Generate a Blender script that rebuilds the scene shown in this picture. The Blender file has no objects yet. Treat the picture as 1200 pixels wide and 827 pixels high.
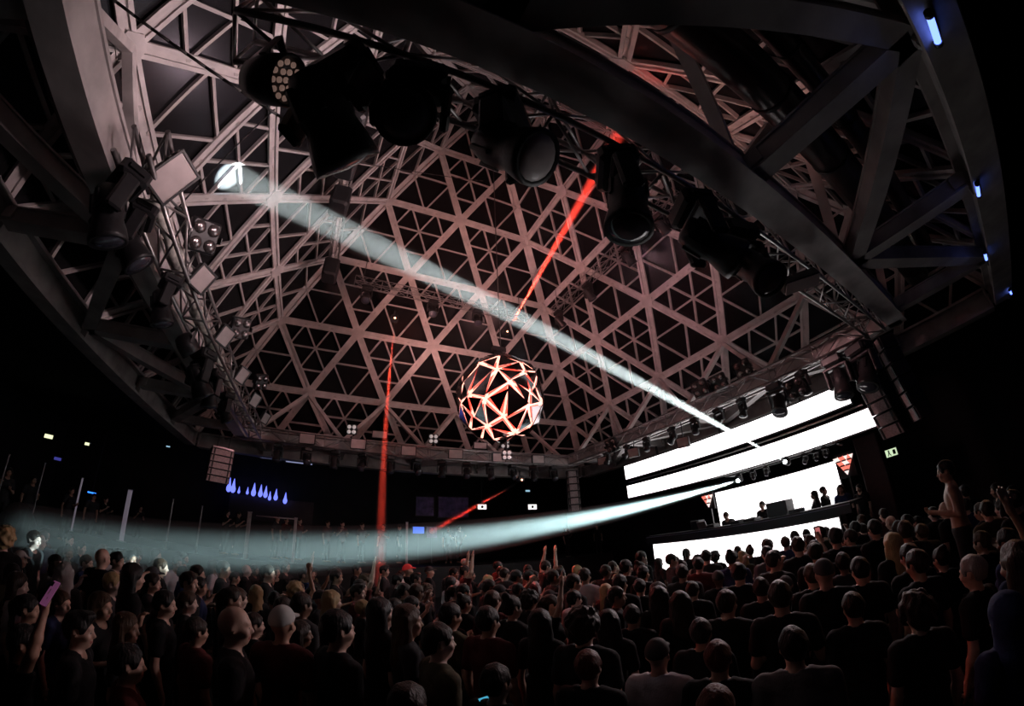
import bpy, math, random
import numpy as np
from mathutils import Vector, Matrix

random.seed(7)
C = bpy.context.scene.collection
SC = bpy.context.scene

# ---------------------------------------------------------------- camera
CZ = 2.35
CAMP = Vector((-3.445, -7.430, CZ))
RIGHT = Vector((0.89550, -0.44249, -0.04778))
DOWN = Vector((0.16560, 0.43093, -0.88706))
FWD = Vector((0.41310, 0.78645, 0.45918))
cam = bpy.data.cameras.new('camera')
camo = bpy.data.objects.new('camera', cam)
C.objects.link(camo)
cam.type = 'PANO'
cam.sensor_width = 36.0
cam.sensor_fit = 'HORIZONTAL'
cy = cam
cy.panorama_type = 'FISHEYE_LENS_POLYNOMIAL'      # wide lens that bends straight lines, as in the photograph
cy.fisheye_fov = math.pi
cy.fisheye_polynomial_k0 = 0.0
cy.fisheye_polynomial_k1 = -7.38493541e-02
cy.fisheye_polynomial_k2 = -1.35666106e-05
cy.fisheye_polynomial_k3 = 3.86352354e-05
cy.fisheye_polynomial_k4 = -6.17363671e-07
up, back = -DOWN, -FWD
camo.matrix_world = Matrix(((RIGHT.x, up.x, back.x, CAMP.x), (RIGHT.y, up.y, back.y, CAMP.y),
                            (RIGHT.z, up.z, back.z, CAMP.z), (0, 0, 0, 1)))
SC.camera = camo
cam.clip_start = 0.05

# ---------------------------------------------------------------- world and exposure
world = bpy.data.worlds.new('night')
SC.world = world
world.use_nodes = True
world.node_tree.nodes['Background'].inputs[0].default_value = (0.10, 0.11, 0.16, 1)
world.node_tree.nodes['Background'].inputs[1].default_value = 0.004
SC.view_settings.view_transform = 'Standard'
SC.view_settings.look = 'None'
SC.view_settings.exposure = 0.0
SC.view_settings.gamma = 1.0
SC.view_settings.use_curve_mapping = False
SC.cycles.volume_bounces = 0
SC.cycles.max_bounces = 5
SC.cycles.sample_clamp_indirect = 3.0

FPX = 451.378
def ray(px, py):
    dx, dy = px - 600.0, py - 413.5
    r = math.hypot(dx, dy) + 1e-9
    th = 2 * math.atan(r / 2 / FPX)
    return RIGHT * (math.sin(th) * dx / r) + DOWN * (math.sin(th) * dy / r) + FWD * math.cos(th)
def at(px, py, ax, v):
    """the point of the place that the photo shows at a pixel, given its measured x, y or z"""
    d = ray(px, py)
    return CAMP + d * ((v - CAMP[ax]) / d[ax])

ZB = 5.581           # height of the roof's base
L6 = 18.0            # side of the square roof
HA = L6 / math.sqrt(2)

# ---------------------------------------------------------------- spots at the rig: roof washes, then fills added to brighten parts
def spot(name, loc, tgt, power, col, size, blend=0.6, rad=0.12):
    l = bpy.data.lights.new(name, 'SPOT')
    l.energy = power; l.color = col; l.spot_size = math.radians(size); l.spot_blend = blend
    l.shadow_soft_size = rad
    o = bpy.data.objects.new(name, l); C.objects.link(o)
    o.location = loc
    o.rotation_euler = (Vector(tgt) - Vector(loc)).to_track_quat('-Z', 'Y').to_euler()
    return o
PINK = (1.0, 0.50, 0.52)
WARM = (1.0, 0.46, 0.40)
WHT = (1.0, 0.72, 0.74)
WASH = [  # location, target, watts, colour, cone
    ((-5.3, -2.5, 5.9), (2.5, 5.0, 12.0), 1300, WARM, 70),
    ((-5.0, 4.6, 5.9), (4.5, 1.5, 11.5), 750, PINK, 70),
    ((-1.5, 5.2, 5.9), (2.0, 5.0, 13.0), 330, WARM, 80),
    ((5.2, -3.0, 5.9), (-2.5, 5.0, 11.5), 900, WARM, 75),
    ((5.2, 2.0, 5.9), (-5.0, -1.0, 11.0), 1250, WHT, 75),
    ((2.0, -5.3, 5.9), (5.5, 1.5, 10.5), 560, PINK, 75),
    ((0.0, -5.3, 5.9), (-6.0, -2.5, 9.0), 1150, WHT, 80),
    ((2.0, -4.9, 5.9), (1.5, -7.0, 10.0), 160, WARM, 100),
    ((0.5, -5.4, 5.0), (-0.5, 6.4, 5.8), 650, PINK, 46),       # pink fill added to brighten the far truss
    ((-3.2, -5.4, 5.1), (-6.5, -4.2, 5.6), 100, WHT, 80),       # added to brighten the inner ring beam on the terrace side
    ((-4.6, 4.4, 5.1), (-7.2, 7.0, 4.6), 60, PINK, 50),        # added to brighten the corner speakers
    ((4.0, -4.0, 5.3), (7.2, -5.6, 4.6), 90, PINK, 50),
    ((0.0, 5.4, 5.0), (0.5, 1.5, 1.5), 1100, (1.0, 0.10, 0.07), 60),   # red fill added for the ball and laser glow on far dancers
    ((5.7, 0.6, 5.1), (-6.5, -3.2, 1.4), 260, WHT, 36),        # side light added for faces and head rims in the near crowd
    ((5.7, 2.5, 5.1), (-3.0, 1.0, 1.4), 650, PINK, 40),  # added from the stage side to rim the heads
    ((5.7, -2.5, 5.1), (0.0, -4.5, 1.5), 650, WHT, 50),  # second added rim light, over the nearer heads
    ((6.9, -6.9, 4.2), (1.5, -7.2, 1.7), 60, (1.0, 0.42, 0.2), 40),  # orange spot added for the raised arm, no fixture there
]
def on_near_facet(px, py):          # where a sight line meets the roof facet above the near crowd
    d = ray(px, py)                 # z = ZB + HA * (1 + y / 9)
    t = (ZB + HA * (1 + CAMP.y / 9) - CAMP.z) / (d.z - HA / 9 * d.y)
    return CAMP + d * t
WASH.append(((1.2, -5.2, 5.75), tuple(on_near_facet(770, 85)), 260, (1.0, 0.07, 0.05), 17))
for i, w in enumerate(WASH):
    spot('wash_light', *w, blend=0.9, rad=0.15)
SC.render.film_transparent = False

# ---------------------------------------------------------------- materials
MATS = {}
def mat(name, col=(0.5, 0.5, 0.5), rough=0.5, metal=0.0, emit=None, estr=0.0, noise=0.0, nscale=8.0, bump=0.0,
        bscale=40.0, spec=0.5, stretch=None, sheen=0.0):
    if name in MATS:
        return MATS[name]
    m = bpy.data.materials.new(name); m.use_nodes = True
    nt = m.node_tree; b = nt.nodes['Principled BSDF']
    b.inputs['Base Color'].default_value = (*col, 1)
    b.inputs['Roughness'].default_value = rough
    b.inputs['Metallic'].default_value = metal
    b.inputs['Specular IOR Level'].default_value = spec
    if sheen > 0: b.inputs['Sheen Weight'].default_value = sheen; b.inputs['Sheen Roughness'].default_value = 0.14
    if emit:
        b.inputs['Emission Color'].default_value = (*emit, 1)
        b.inputs['Emission Strength'].default_value = estr
    if noise > 0 or bump > 0:
        tc = nt.nodes.new('ShaderNodeTexCoord'); mp = nt.nodes.new('ShaderNodeMapping')
        if stretch: mp.inputs['Scale'].default_value = stretch
        nt.links.new(tc.outputs['Object'], mp.inputs['Vector'])
    if noise > 0:
        n = nt.nodes.new('ShaderNodeTexNoise'); n.inputs['Scale'].default_value = nscale
        n.inputs['Detail'].default_value = 5
        nt.links.new(mp.outputs[0], n.inputs['Vector'])
        r = nt.nodes.new('ShaderNodeValToRGB')
        r.color_ramp.elements[0].position = 0.3; r.color_ramp.elements[1].position = 0.7
        r.color_ramp.elements[0].color = (*[c * (1 - noise) for c in col], 1)
        r.color_ramp.elements[1].color = (*[min(1, c * (1 + noise * 0.5)) for c in col], 1)
        nt.links.new(n.outputs['Fac'], r.inputs[0]); nt.links.new(r.outputs[0], b.inputs['Base Color'])
    if bump > 0:
        n2 = nt.nodes.new('ShaderNodeTexNoise'); n2.inputs['Scale'].default_value = bscale
        nt.links.new(mp.outputs[0], n2.inputs['Vector'])
        bp = nt.nodes.new('ShaderNodeBump'); bp.inputs['Strength'].default_value = bump
        bp.inputs['Distance'].default_value = 0.02
        nt.links.new(n2.outputs['Fac'], bp.inputs['Height']); nt.links.new(bp.outputs[0], b.inputs['Normal'])
    MATS[name] = m
    return m
def emat(name, col, s):
    if name in MATS: return MATS[name]
    m = bpy.data.materials.new(name); m.use_nodes = True
    nt = m.node_tree; nt.nodes.remove(nt.nodes['Principled BSDF'])
    e = nt.nodes.new('ShaderNodeEmission'); e.inputs[0].default_value = (*col, 1); e.inputs[1].default_value = s
    nt.links.new(e.outputs[0], nt.nodes['Material Output'].inputs[0])
    MATS[name] = m
    return m
def glassmat():
    m = bpy.data.materials.new('dark_glass'); m.use_nodes = True
    nt = m.node_tree; nt.nodes.remove(nt.nodes['Principled BSDF'])
    t = nt.nodes.new('ShaderNodeBsdfTransparent'); t.inputs[0].default_value = (0.25, 0.26, 0.30, 1)
    g = nt.nodes.new('ShaderNodeBsdfGlossy'); g.inputs['Roughness'].default_value = 0.22
    g.inputs[0].default_value = (0.3, 0.3, 0.33, 1)
    fr = nt.nodes.new('ShaderNodeFresnel'); fr.inputs[0].default_value = 1.45
    mx = nt.nodes.new('ShaderNodeMixShader')
    nt.links.new(fr.outputs[0], mx.inputs[0]); nt.links.new(t.outputs[0], mx.inputs[1]); nt.links.new(g.outputs[0], mx.inputs[2])
    df = nt.nodes.new('ShaderNodeBsdfDiffuse'); df.inputs[0].default_value = (.6, .6, .62, 1)
    m2 = nt.nodes.new('ShaderNodeMixShader'); m2.inputs[0].default_value = 0.018      # film of dust, added so the panes catch the spotlight
    nt.links.new(mx.outputs[0], m2.inputs[1]); nt.links.new(df.outputs[0], m2.inputs[2])
    nt.links.new(m2.outputs[0], nt.nodes['Material Output'].inputs[0])
    MATS['dark_glass'] = m
    return m
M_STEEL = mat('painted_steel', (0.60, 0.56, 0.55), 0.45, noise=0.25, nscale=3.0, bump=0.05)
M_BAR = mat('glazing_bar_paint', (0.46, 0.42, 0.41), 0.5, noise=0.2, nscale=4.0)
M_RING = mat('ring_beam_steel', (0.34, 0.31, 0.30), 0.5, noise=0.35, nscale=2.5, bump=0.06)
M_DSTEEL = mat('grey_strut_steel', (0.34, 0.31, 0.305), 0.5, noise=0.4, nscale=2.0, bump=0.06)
M_GLASS = glassmat()
M_ALU = mat('truss_aluminium', (0.42, 0.40, 0.40), 0.35, metal=0.85, noise=0.3, nscale=6)
M_BLACK = mat('black_lamp_housing', (0.018, 0.018, 0.02), 0.42, noise=0.3, nscale=12, bump=0.08)
M_LENS = mat('lamp_lens_glass', (0.06, 0.06, 0.08), 0.08, spec=0.9)
M_PANEL = mat('frosted_panel', (0.62, 0.53, 0.52), 0.4, noise=0.15, nscale=5)
M_DUCT = mat('dark_duct_metal', (0.10, 0.09, 0.09), 0.28, metal=0.7, noise=0.3, nscale=2)
M_WALL = mat('black_wall_paint', (0.010, 0.010, 0.012), 0.8, noise=0.4, nscale=1.5, bump=0.1)
M_FLOOR = mat('dark_floor', (0.015, 0.013, 0.013), 0.6, noise=0.4, nscale=2)

# ---------------------------------------------------------------- helpers
def link(o): C.objects.link(o); return o
def tag(o, label=None, cat=None, group=None, kind=None):
    if label: o['label'] = label
    if cat: o['category'] = cat
    if group: o['group'] = group
    if kind: o['kind'] = kind
    return o
def empty(name, loc=(0, 0, 0), rz=0.0, **kw):
    o = bpy.data.objects.new(name, None); link(o)
    o.location = loc; o.rotation_euler = (0, 0, rz); o.empty_display_size = 0.1
    return tag(o, **kw)
def inst(name, me, parent=None, mtx=None, material=None):
    o = bpy.data.objects.new(name, me); link(o)
    if parent: o.parent = parent
    if mtx is not None: o.matrix_basis = mtx
    if material is not None:
        o.material_slots[0].link = 'OBJECT'; o.material_slots[0].material = material
    return o
def frame(org, x, z):
    x = Vector(x).normalized(); z = Vector(z); y = z.cross(x).normalized(); z = x.cross(y)
    return Matrix(((x.x, y.x, z.x, org[0]), (x.y, y.y, z.y, org[1]), (x.z, y.z, z.z, org[2]), (0, 0, 0, 1)))
class MB:
    def __init__(s): s.v = []; s.f = []; s.sm = []
    def add(s, vs, fs, smooth=False):
        n = len(s.v); s.v += [tuple(v) for v in vs]; s.f += [tuple(i + n for i in f) for f in fs]; s.sm += [smooth] * len(fs)
        return s
    def box(s, c, d, m=None, bev=0.0):
        hx, hy, hz = d[0] / 2, d[1] / 2, d[2] / 2
        if bev > 0:   # chamfered on the vertical edges and the rims
            b = min(bev, hx * .9, hy * .9, hz * .9)
            def rg(x, y, z): return [(-x + b, -y, z), (x - b, -y, z), (x, -y + b, z), (x, y - b, z), (x - b, y, z), (-x + b, y, z), (-x, y - b, z), (-x, -y + b, z)]
            vs = rg(hx - b, hy - b, -hz) + rg(hx, hy, -hz + b) + rg(hx, hy, hz - b) + rg(hx - b, hy - b, hz)
            fs = [tuple(range(7, -1, -1)), tuple(range(24, 32))]
            for k in range(3):
                for i in range(8): fs.append((k * 8 + i, k * 8 + (i + 1) % 8, k * 8 + 8 + (i + 1) % 8, k * 8 + 8 + i))
        else:
            vs = [(x, y, z) for z in (-hz, hz) for y in (-hy, hy) for x in (-hx, hx)]
            fs = [(0, 2, 3, 1), (4, 5, 7, 6), (0, 1, 5, 4), (2, 6, 7, 3), (0, 4, 6, 2), (1, 3, 7, 5)]
        out = []
        for v in vs:
            v = Vector(v)
            if m is not None: v = m @ v
            out.append(v + Vector(c))
        return s.add(out, fs)
    def tube(s, p0, p1, r0, r1=None, n=6, cap=True):
        p0, p1 = Vector(p0), Vector(p1); r1 = r0 if r1 is None else r1
        d = (p1 - p0).normalized(); a = d.orthogonal().normalized(); b = d.cross(a)
        vs = []
        for p, r in ((p0, r0), (p1, r1)):
            for i in range(n):
                t = 2 * math.pi * i / n; vs.append(p + a * (math.cos(t) * r) + b * (math.sin(t) * r))
        s.add(vs, [(i, (i + 1) % n, n + (i + 1) % n, n + i) for i in range(n)], True)
        if cap:
            k = len(s.v) - 2 * n
            s.f += [tuple(k + i for i in range(n - 1, -1, -1)), tuple(k + n + i for i in range(n))]; s.sm += [False, False]
        return s
    def lathe(s, prof, n=16, org=(0, 0, 0), axis=(0, 0, 1)):
        m = frame((0, 0, 0), Vector(axis).orthogonal(), axis).to_3x3()
        vs = []
        for r, z in prof:
            for i in range(n):
                t = 2 * math.pi * i / n; vs.append(m @ Vector((r * math.cos(t), r * math.sin(t), z)) + Vector(org))
        fs = [(k * n + i, k * n + (i + 1) % n, (k + 1) * n + (i + 1) % n, (k + 1) * n + i) for k in range(len(prof) - 1) for i in range(n)]
        s.add(vs, fs, True)
        k0 = len(s.v) - len(vs)
        s.f += [tuple(k0 + i for i in range(n - 1, -1, -1)), tuple(k0 + (len(prof) - 1) * n + i for i in range(n))]; s.sm += [False, False]
        return s
    def prism(s, poly, z0, z1, m=None):
        n = len(poly)
        vs = [Vector((x, y, z0)) for x, y in poly] + [Vector((x, y, z1)) for x, y in poly]
        if m is not None: vs = [m @ v for v in vs]
        return s.add(vs, [tuple(range(n - 1, -1, -1)), tuple(range(n, 2 * n))] + [(i, (i + 1) % n, n + (i + 1) % n, n + i) for i in range(n)])
    def mesh(s, name, *mats):
        me = bpy.data.meshes.new(name); me.from_pydata(s.v, [], s.f)
        me.polygons.foreach_set('use_smooth', s.sm)
        for m in mats: me.materials.append(m)
        me.update()
        return me
    def obj(s, name, m, parent=None, mtx=None): return inst(name, s.mesh(name, m), parent, mtx)
def copy_tree(o, parent=None):
    c = o.copy(); link(c); c.parent = parent
    for ch in list(o.children): copy_tree(ch, c)
    return c
# ================================================================ room shell
def struct(name, mb, m, label): return tag(mb.obj(name, m), label, 'structure', kind='structure')
W0, W1, S0, N1, ZT = -19.5, 13.2, -13.5, 17.0, 6.7
o = MB().box(((W0 + W1) / 2, (S0 + N1) / 2, -0.1), (W1 - W0 + .6, N1 - S0 + .6, 0.2)).obj('floor', M_FLOOR); tag(o, 'dark dance floor under the crowd', 'floor', kind='structure')
for nm, c, d, lb in (('wall_left', (W0 - .15, (S0 + N1) / 2, ZT / 2), (0.3, N1 - S0, ZT), 'black side wall behind the raised terrace'),
                     ('wall_right', (W1 + .15, (S0 + N1) / 2, ZT / 2), (0.3, N1 - S0, ZT), 'black wall behind the stage'),
                     ('wall_back', ((W0 + W1) / 2, N1 + .15, ZT / 2), (W1 - W0 + .6, 0.3, ZT), 'black back wall with posters beyond the dance floor'),
                     ('wall_front', ((W0 + W1) / 2, S0 - .15, ZT / 2), (W1 - W0 + .6, 0.3, ZT), 'black wall behind the crowd opposite the posters')):
    o = MB().box(c, d).obj(nm, M_WALL); tag(o, lb, 'wall', kind='structure')
cl = MB(); e = 9.35
for c, d in ((((W0 - e) / 2, (S0 + N1) / 2, ZT + .1), (-e - W0, N1 - S0, .2)), (((W1 + e) / 2, (S0 + N1) / 2, ZT + .1), (W1 - e, N1 - S0, .2)),
             ((0, (e + N1) / 2, ZT + .1), (2 * e, N1 - e, .2)), ((0, (-e + S0) / 2, ZT + .1), (2 * e, -e - S0, .2))):
    cl.box(c, d)
tag(cl.obj('ceiling', M_WALL), 'flat black ceiling around the glass pyramid', 'ceiling', kind='structure')

# ================================================================ the pyramid roof: four triangular facets, six bays each
APEX = Vector((0, 0, ZB + HA))
CORN = [Vector((-9, 9, ZB)), Vector((9, 9, ZB)), Vector((9, -9, ZB)), Vector((-9, -9, ZB))]
def ibeam(length, w, h, g):
    """rolled section with a grooved underside; x along, inner face towards +z"""
    p = [(-w/2, 0), (-w/2, h*.22), (-g, h*.22), (-g, h*.08), (g, h*.08), (g, h*.22), (w/2, h*.22), (w/2, 0), (w*.16, -h*.06), (w*.16, -h*.62), (w/2, -h*.7), (w/2, -h*.78), (-w/2, -h*.78), (-w/2, -h*.7), (-w*.16, -h*.62), (-w*.16, -h*.06)]
    b = MB(); n = len(p)
    vs = [(0, y, z) for y, z in p] + [(length, y, z) for y, z in p]
    b.add(vs, [(i, n + i, n + (i + 1) % n, (i + 1) % n) for i in range(n)] + [tuple(range(n)), tuple(range(2*n-1, n-1, -1))])
    return b
ME_BEAM = ibeam(3.0, 0.25, 0.34, 0.05).mesh('roof_beam', M_STEEL)
ME_RIDGE = ibeam(3.0, 0.33, 0.42, 0.06).mesh('ridge_beam', M_STEEL)
def bar(length, w=0.06, h=0.08):
    return MB().box((length / 2, 0, 0), (length, w, h)).mesh('glazing_bar', M_BAR)
ME_B15, ME_B1, ME_B2 = bar(1.5), bar(1.0), bar(2.0)
def tri(side, t=0.012):
    r = side / math.sqrt(3) * 0.985
    return MB().prism([(r * math.cos(a), r * math.sin(a)) for a in (math.pi / 2, math.pi * 7 / 6, math.pi * 11 / 6)], -t / 2, t / 2).mesh('pane', M_GLASS)
ME_P15, ME_P1 = tri(1.5), tri(1.0)
ME_HUB = MB().prism([(0.25 * math.cos(a * math.pi / 3), 0.25 * math.sin(a * math.pi / 3)) for a in range(6)], 0.04, 0.095).mesh('hub_plate', M_STEEL)
FL = ['glass pyramid facet rising above the far truss', 'glass pyramid facet rising above the stage',
      'glass pyramid facet over the truss that crosses overhead', 'glass pyramid facet struck by the white spotlight']
NORM = []
for q in range(4):
    a, b = CORN[q], CORN[(q + 1) % 4]
    n = (a - APEX).cross(b - APEX).normalized()
    if n.z > 0: n = -n
    NORM.append(n)
for q in range(4):
    A, B1, B2, n = APEX, CORN[q], CORN[(q + 1) % 4], NORM[q]
    root = empty('ceiling', (0, 0, 0), label=FL[q], cat='roof', kind='structure')
    P = lambda k, m: A + (B1 - A) * (k / 6) + (B2 - B1) * (m / 6)
    def put(name, me, p, d, nn, off=0.0):
        return inst(name, me, root, frame(Vector(p) + Vector(nn) * off, d, nn))
    for k in range(1, 7):
        for m in range(k + 1):
            if m < k: put('beam', ME_BEAM, P(k, m), P(k, m + 1) - P(k, m), n)
            if m == 0:
                put('ridge_beam', ME_RIDGE, P(k - 1, 0), P(k, 0) - P(k - 1, 0), (n + NORM[(q - 1) % 4]).normalized())
            else:
                if m < k: put('beam', ME_BEAM, P(k - 1, m), P(k, m) - P(k - 1, m), n)
                if m < k or True:
                    if m < k: put('beam', ME_BEAM, P(k - 1, m - 1), P(k, m) - P(k - 1, m - 1), n)
            if m < k: inst('hub_plate', ME_HUB, root, frame(P(k, m), (B2 - B1), n))
    def pane(me, pts):
        c = (pts[0] + pts[1] + pts[2]) / 3; u = pts[0] - c
        y = u.normalized(); x = y.cross(n).normalized()
        inst('pane', me, root, frame(c - n * 0.06, x, n if x.cross(y).dot(n) > 0 else -n))
    for k in range(6):
        for m in range(k + 1):            # triangles pointing to the apex: one inscribed triangle of bars
            t = [P(k, m), P(k + 1, m), P(k + 1, m + 1)]
            mid = [(t[i] + t[(i + 1) % 3]) / 2 for i in range(3)]
            for i in range(3): put('glazing_bar', ME_B15, mid[i], mid[(i + 1) % 3] - mid[i], n)
            pane(ME_P15, mid)
            for i in range(3): pane(ME_P15, [t[i], mid[i], mid[i - 1]])
        for m in range(k):                # triangles pointing down: a six-spoked star of bars
            t = [P(k, m), P(k, m + 1), P(k + 1, m + 1)]
            u, v = (t[1] - t[0]) / 3, (t[2] - t[0]) / 3
            G = lambda i, j: t[0] + u * i + v * j
            for s0, s1, me in ((G(1, 0), G(0, 1), ME_B1), (G(2, 0), G(0, 2), ME_B2), (G(1, 0), G(1, 2), ME_B2), (G(2, 0), G(2, 1), ME_B1),
                               (G(0, 1), G(2, 1), ME_B2), (G(0, 2), G(1, 2), ME_B1)):
                put('glazing_bar', me, s0, s1 - s0, n)
            for i in range(3):
                for j in range(3 - i):
                    pane(ME_P1, [G(i, j), G(i + 1, j), G(i, j + 1)])
                    if i + j < 2: pane(ME_P1, [G(i + 1, j), G(i + 1, j + 1), G(i, j + 1)])

# ================================================================ ring beams, ring struts and raking struts under the roof's edge
RI, RO = 6.5, 8.85
def channel(length, w, h):
    """welded box strut with thin flanges and end plates"""
    b = MB()
    b.box((length / 2, 0, 0), (length, w * .84, h - .05)); b.box((length / 2, 0, h / 2 - .015), (length, w, .03)); b.box((length / 2, 0, -h / 2 + .015), (length, w, .03))
    for x in (.09, length - .09): b.box((x, 0, 0), (.18, w + .04, h * .7))
    return b
SIDES = [('far', (0, 1, 0)), ('stage', (1, 0, 0)), ('overhead', (0, -1, 0)), ('terrace', (-1, 0, 0))]
SDL = {'far': 'on the far side of the hall', 'stage': 'above the stage', 'overhead': 'above the near crowd', 'terrace': 'on the terrace side'}
for nm, nv in SIDES:
    nv = Vector(nv); tv = Vector((nv.y, -nv.x, 0))
    up = Vector((0, 0, 1))
    ob = empty('ring_beam', (0, 0, 0), label='heavy outer steel ring beam carrying the glass pyramid ' + SDL[nm], cat='beam', kind='structure')
    b = MB().box((0, 0, 0), (17.2, 0.42, 0.06)); b.box((0, 0, .5), (17.2, .42, .06)); b.box((0, .16, .25), (17.2, .05, .5)); b.box((0, -.05, .25), (17.2, .04, .5))
    for i in range(-3, 4): b.box((i * 3.0 if abs(i) < 3 else i * 2.86, -.03, .25), (.05, .36, .46))
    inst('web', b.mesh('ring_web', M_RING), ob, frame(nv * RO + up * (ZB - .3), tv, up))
    ib = empty('ring_beam', (0, 0, 0), label='inner steel ring beam with a pale face ' + SDL[nm], cat='beam', kind='structure')
    b = MB().box((0, 0, 0), (13.2, 0.34, 0.36)); b.box((0, 0, -.2), (13.2, .40, .04)); b.box((0, 0, .2), (13.2, .40, .04))
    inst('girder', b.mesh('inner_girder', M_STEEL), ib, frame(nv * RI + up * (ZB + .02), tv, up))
    # ring struts: straight ones at every node, diagonals from the inner 3 m nodes
    Pn = lambda r, s, z=0.0: nv * r + tv * s + up * (ZB + z)
    prs = [((RI + .18, s), (RO - .2, s)) for s in (-6, -3, 0, 3, 6)] + [((RI + .18, a), (RO - .2, c)) for a, c in ((-3, 0), (3, 0), (-3, -6), (3, 6))]
    for (r0, s0), (r1, s1) in prs:
        p0, p1 = Pn(r0, s0), Pn(r1, s1)
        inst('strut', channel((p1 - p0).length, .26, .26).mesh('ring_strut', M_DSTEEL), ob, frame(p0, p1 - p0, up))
    for s in (-4.5, -1.5, 1.5, 4.5):      # raking struts from the inner ring up to the lowest roof nodes
        p1 = Pn(7.42, s, 2.02)
        for d in (-1.5, 1.5):
            p0 = Pn(RI, s + d, .15)
            inst('raking_strut', MB().box(((p1 - p0).length / 2, 0, 0), ((p1 - p0).length, .12, .16)).mesh('raking_strut', M_STEEL), ib, frame(p0, p1 - p0, nv))
for nm, nv in SIDES[2:]:
    nv = Vector(nv); tv = Vector((nv.y, -nv.x, 0))
    for r, z, rad, lb in ((7.35, .72, .27, 'dark round air duct strapped under the roof edge '), (7.85, 1.05, .16, 'thin dark pipe beside the air duct ')):
        dk = empty('air_duct', (0, 0, 0), label=lb + SDL[nm], cat='duct')
        f0 = frame(nv * r + Vector((0, 0, ZB + z)), tv, (0, 0, 1))
        ends = (-6.9, 6.9)
        inst('pipe', MB().tube((ends[0], 0, 0), (ends[1], 0, 0), rad, n=18).mesh('duct_pipe', M_DUCT), dk, f0)
        me = MB().tube((-.03, 0, 0), (.03, 0, 0), rad + .012, n=18).mesh('duct_strap', M_BLACK)
        for i in range(-4, 5):
            inst('strap', me, dk, f0 @ Matrix.Translation((i * 1.55, 0, 0)))
# ================================================================ lighting trusses
def truss(p0, p1, w, label, up=(0, 0, 1), bay=0.6, r=0.028, group=None):
    p0, p1 = Vector(p0), Vector(p1); ln = (p1 - p0).length
    t = empty('lighting_truss', (0, 0, 0), label=label, cat='truss', group=group)
    t.matrix_world = frame(p0, p1 - p0, up)
    h = w / 2
    me = MB().tube((0, 0, 0), (ln, 0, 0), r, n=8).mesh('truss_chord', M_ALU)
    for y in (-h, h):
        for z in (-h, h): inst('chord', me, t, Matrix.Translation((0, y, z)))
    n = max(2, int(round(ln / bay))); bl = ln / n
    dl = math.hypot(bl, w)
    med = MB().tube((0, 0, 0), (dl, 0, 0), r * .55, n=6).mesh('truss_brace', M_ALU)
    mes = MB().tube((0, 0, 0), (w, 0, 0), r * .55, n=6).mesh('truss_rung', M_ALU)
    for i in range(n):
        sgn = 1 if i % 2 == 0 else -1
        for a, s in (('y', -h), ('y', h), ('z', -h), ('z', h)):
            if a == 'y': q0, q1 = Vector((i * bl, s, -h * sgn)), Vector(((i + 1) * bl, s, h * sgn))
            else: q0, q1 = Vector((i * bl, -h * sgn, s)), Vector(((i + 1) * bl, h * sgn, s))
            inst('brace', med, t, frame(q0, q1 - q0, (0, 0, 1) if a == 'y' else (0, 1, 0)))
    for i in range(0, n + 1, 2):
        for s in (-h, h):
            inst('rung', mes, t, frame((i * bl, s, -h), (0, 0, 1), (0, 1, 0)))
            inst('rung', mes, t, frame((i * bl, -h, s), (0, 1, 0), (0, 0, 1)))
    return t
TH = 5.85; TZ = 5.42; TW = 0.38; RX = 5.95; RZ = 5.45; NY = -6.06
truss((-TH - .2, TH, TZ), (TH + .2, TH, TZ), TW, 'aluminium box truss hung with panels and lamps on the far side')
truss((-TH, TH - .25, TZ), (-TH, -4.8, TZ), TW, 'aluminium box truss running along the terrace side with square panels')
truss((-4.75, NY, TZ), (TH + .2, NY, TZ), TW, 'aluminium box truss crossing overhead with large black lamps')
truss((RX, NY + .25, RZ), (RX, TH - .25, RZ), TW, 'aluminium box truss above the white stage screens')
IT, IZ = 4.35, 11.0
GI = 'small trusses hung high in the pyramid'
truss((-3.5, IT, IZ), (3.5, IT, IZ), .3, 'small dark truss high above the mirror ball carrying red lasers', bay=.5, r=.018)
truss((IT, 3.5, IZ), (IT, -3.5, IZ), .3, 'small truss hung high in the pyramid on the stage side', bay=.5, r=.018)
truss((-IT, -3.0, IZ), (-IT, 3.9, IZ), .3, 'small truss hung high in the pyramid on the terrace side wrapped in cloth boxes', bay=.5, r=.018)

# pale cloth bundle laid inside the terrace-side truss
rb_ = random.Random(4); bm_ = MB(); q0 = Vector((-TH, -4.2, TZ - .02)); M_WRAP = mat('pale_cloth_wrap', (.75, .72, .66), .6, noise=.5, nscale=9, bump=.5, bscale=18)
pr_ = [(.03, 0.0)]
for i in range(1, 60): pr_.append((rb_.uniform(.055, .125), i * .155))
pr_.append((.03, 60 * .155))
bm_.lathe(pr_, 10, q0, (0, 1, 0))
tag(bm_.obj('cloth_wrap', M_WRAP), 'pale crumpled cloth bundle lying inside the terrace-side truss', 'cloth')

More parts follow.
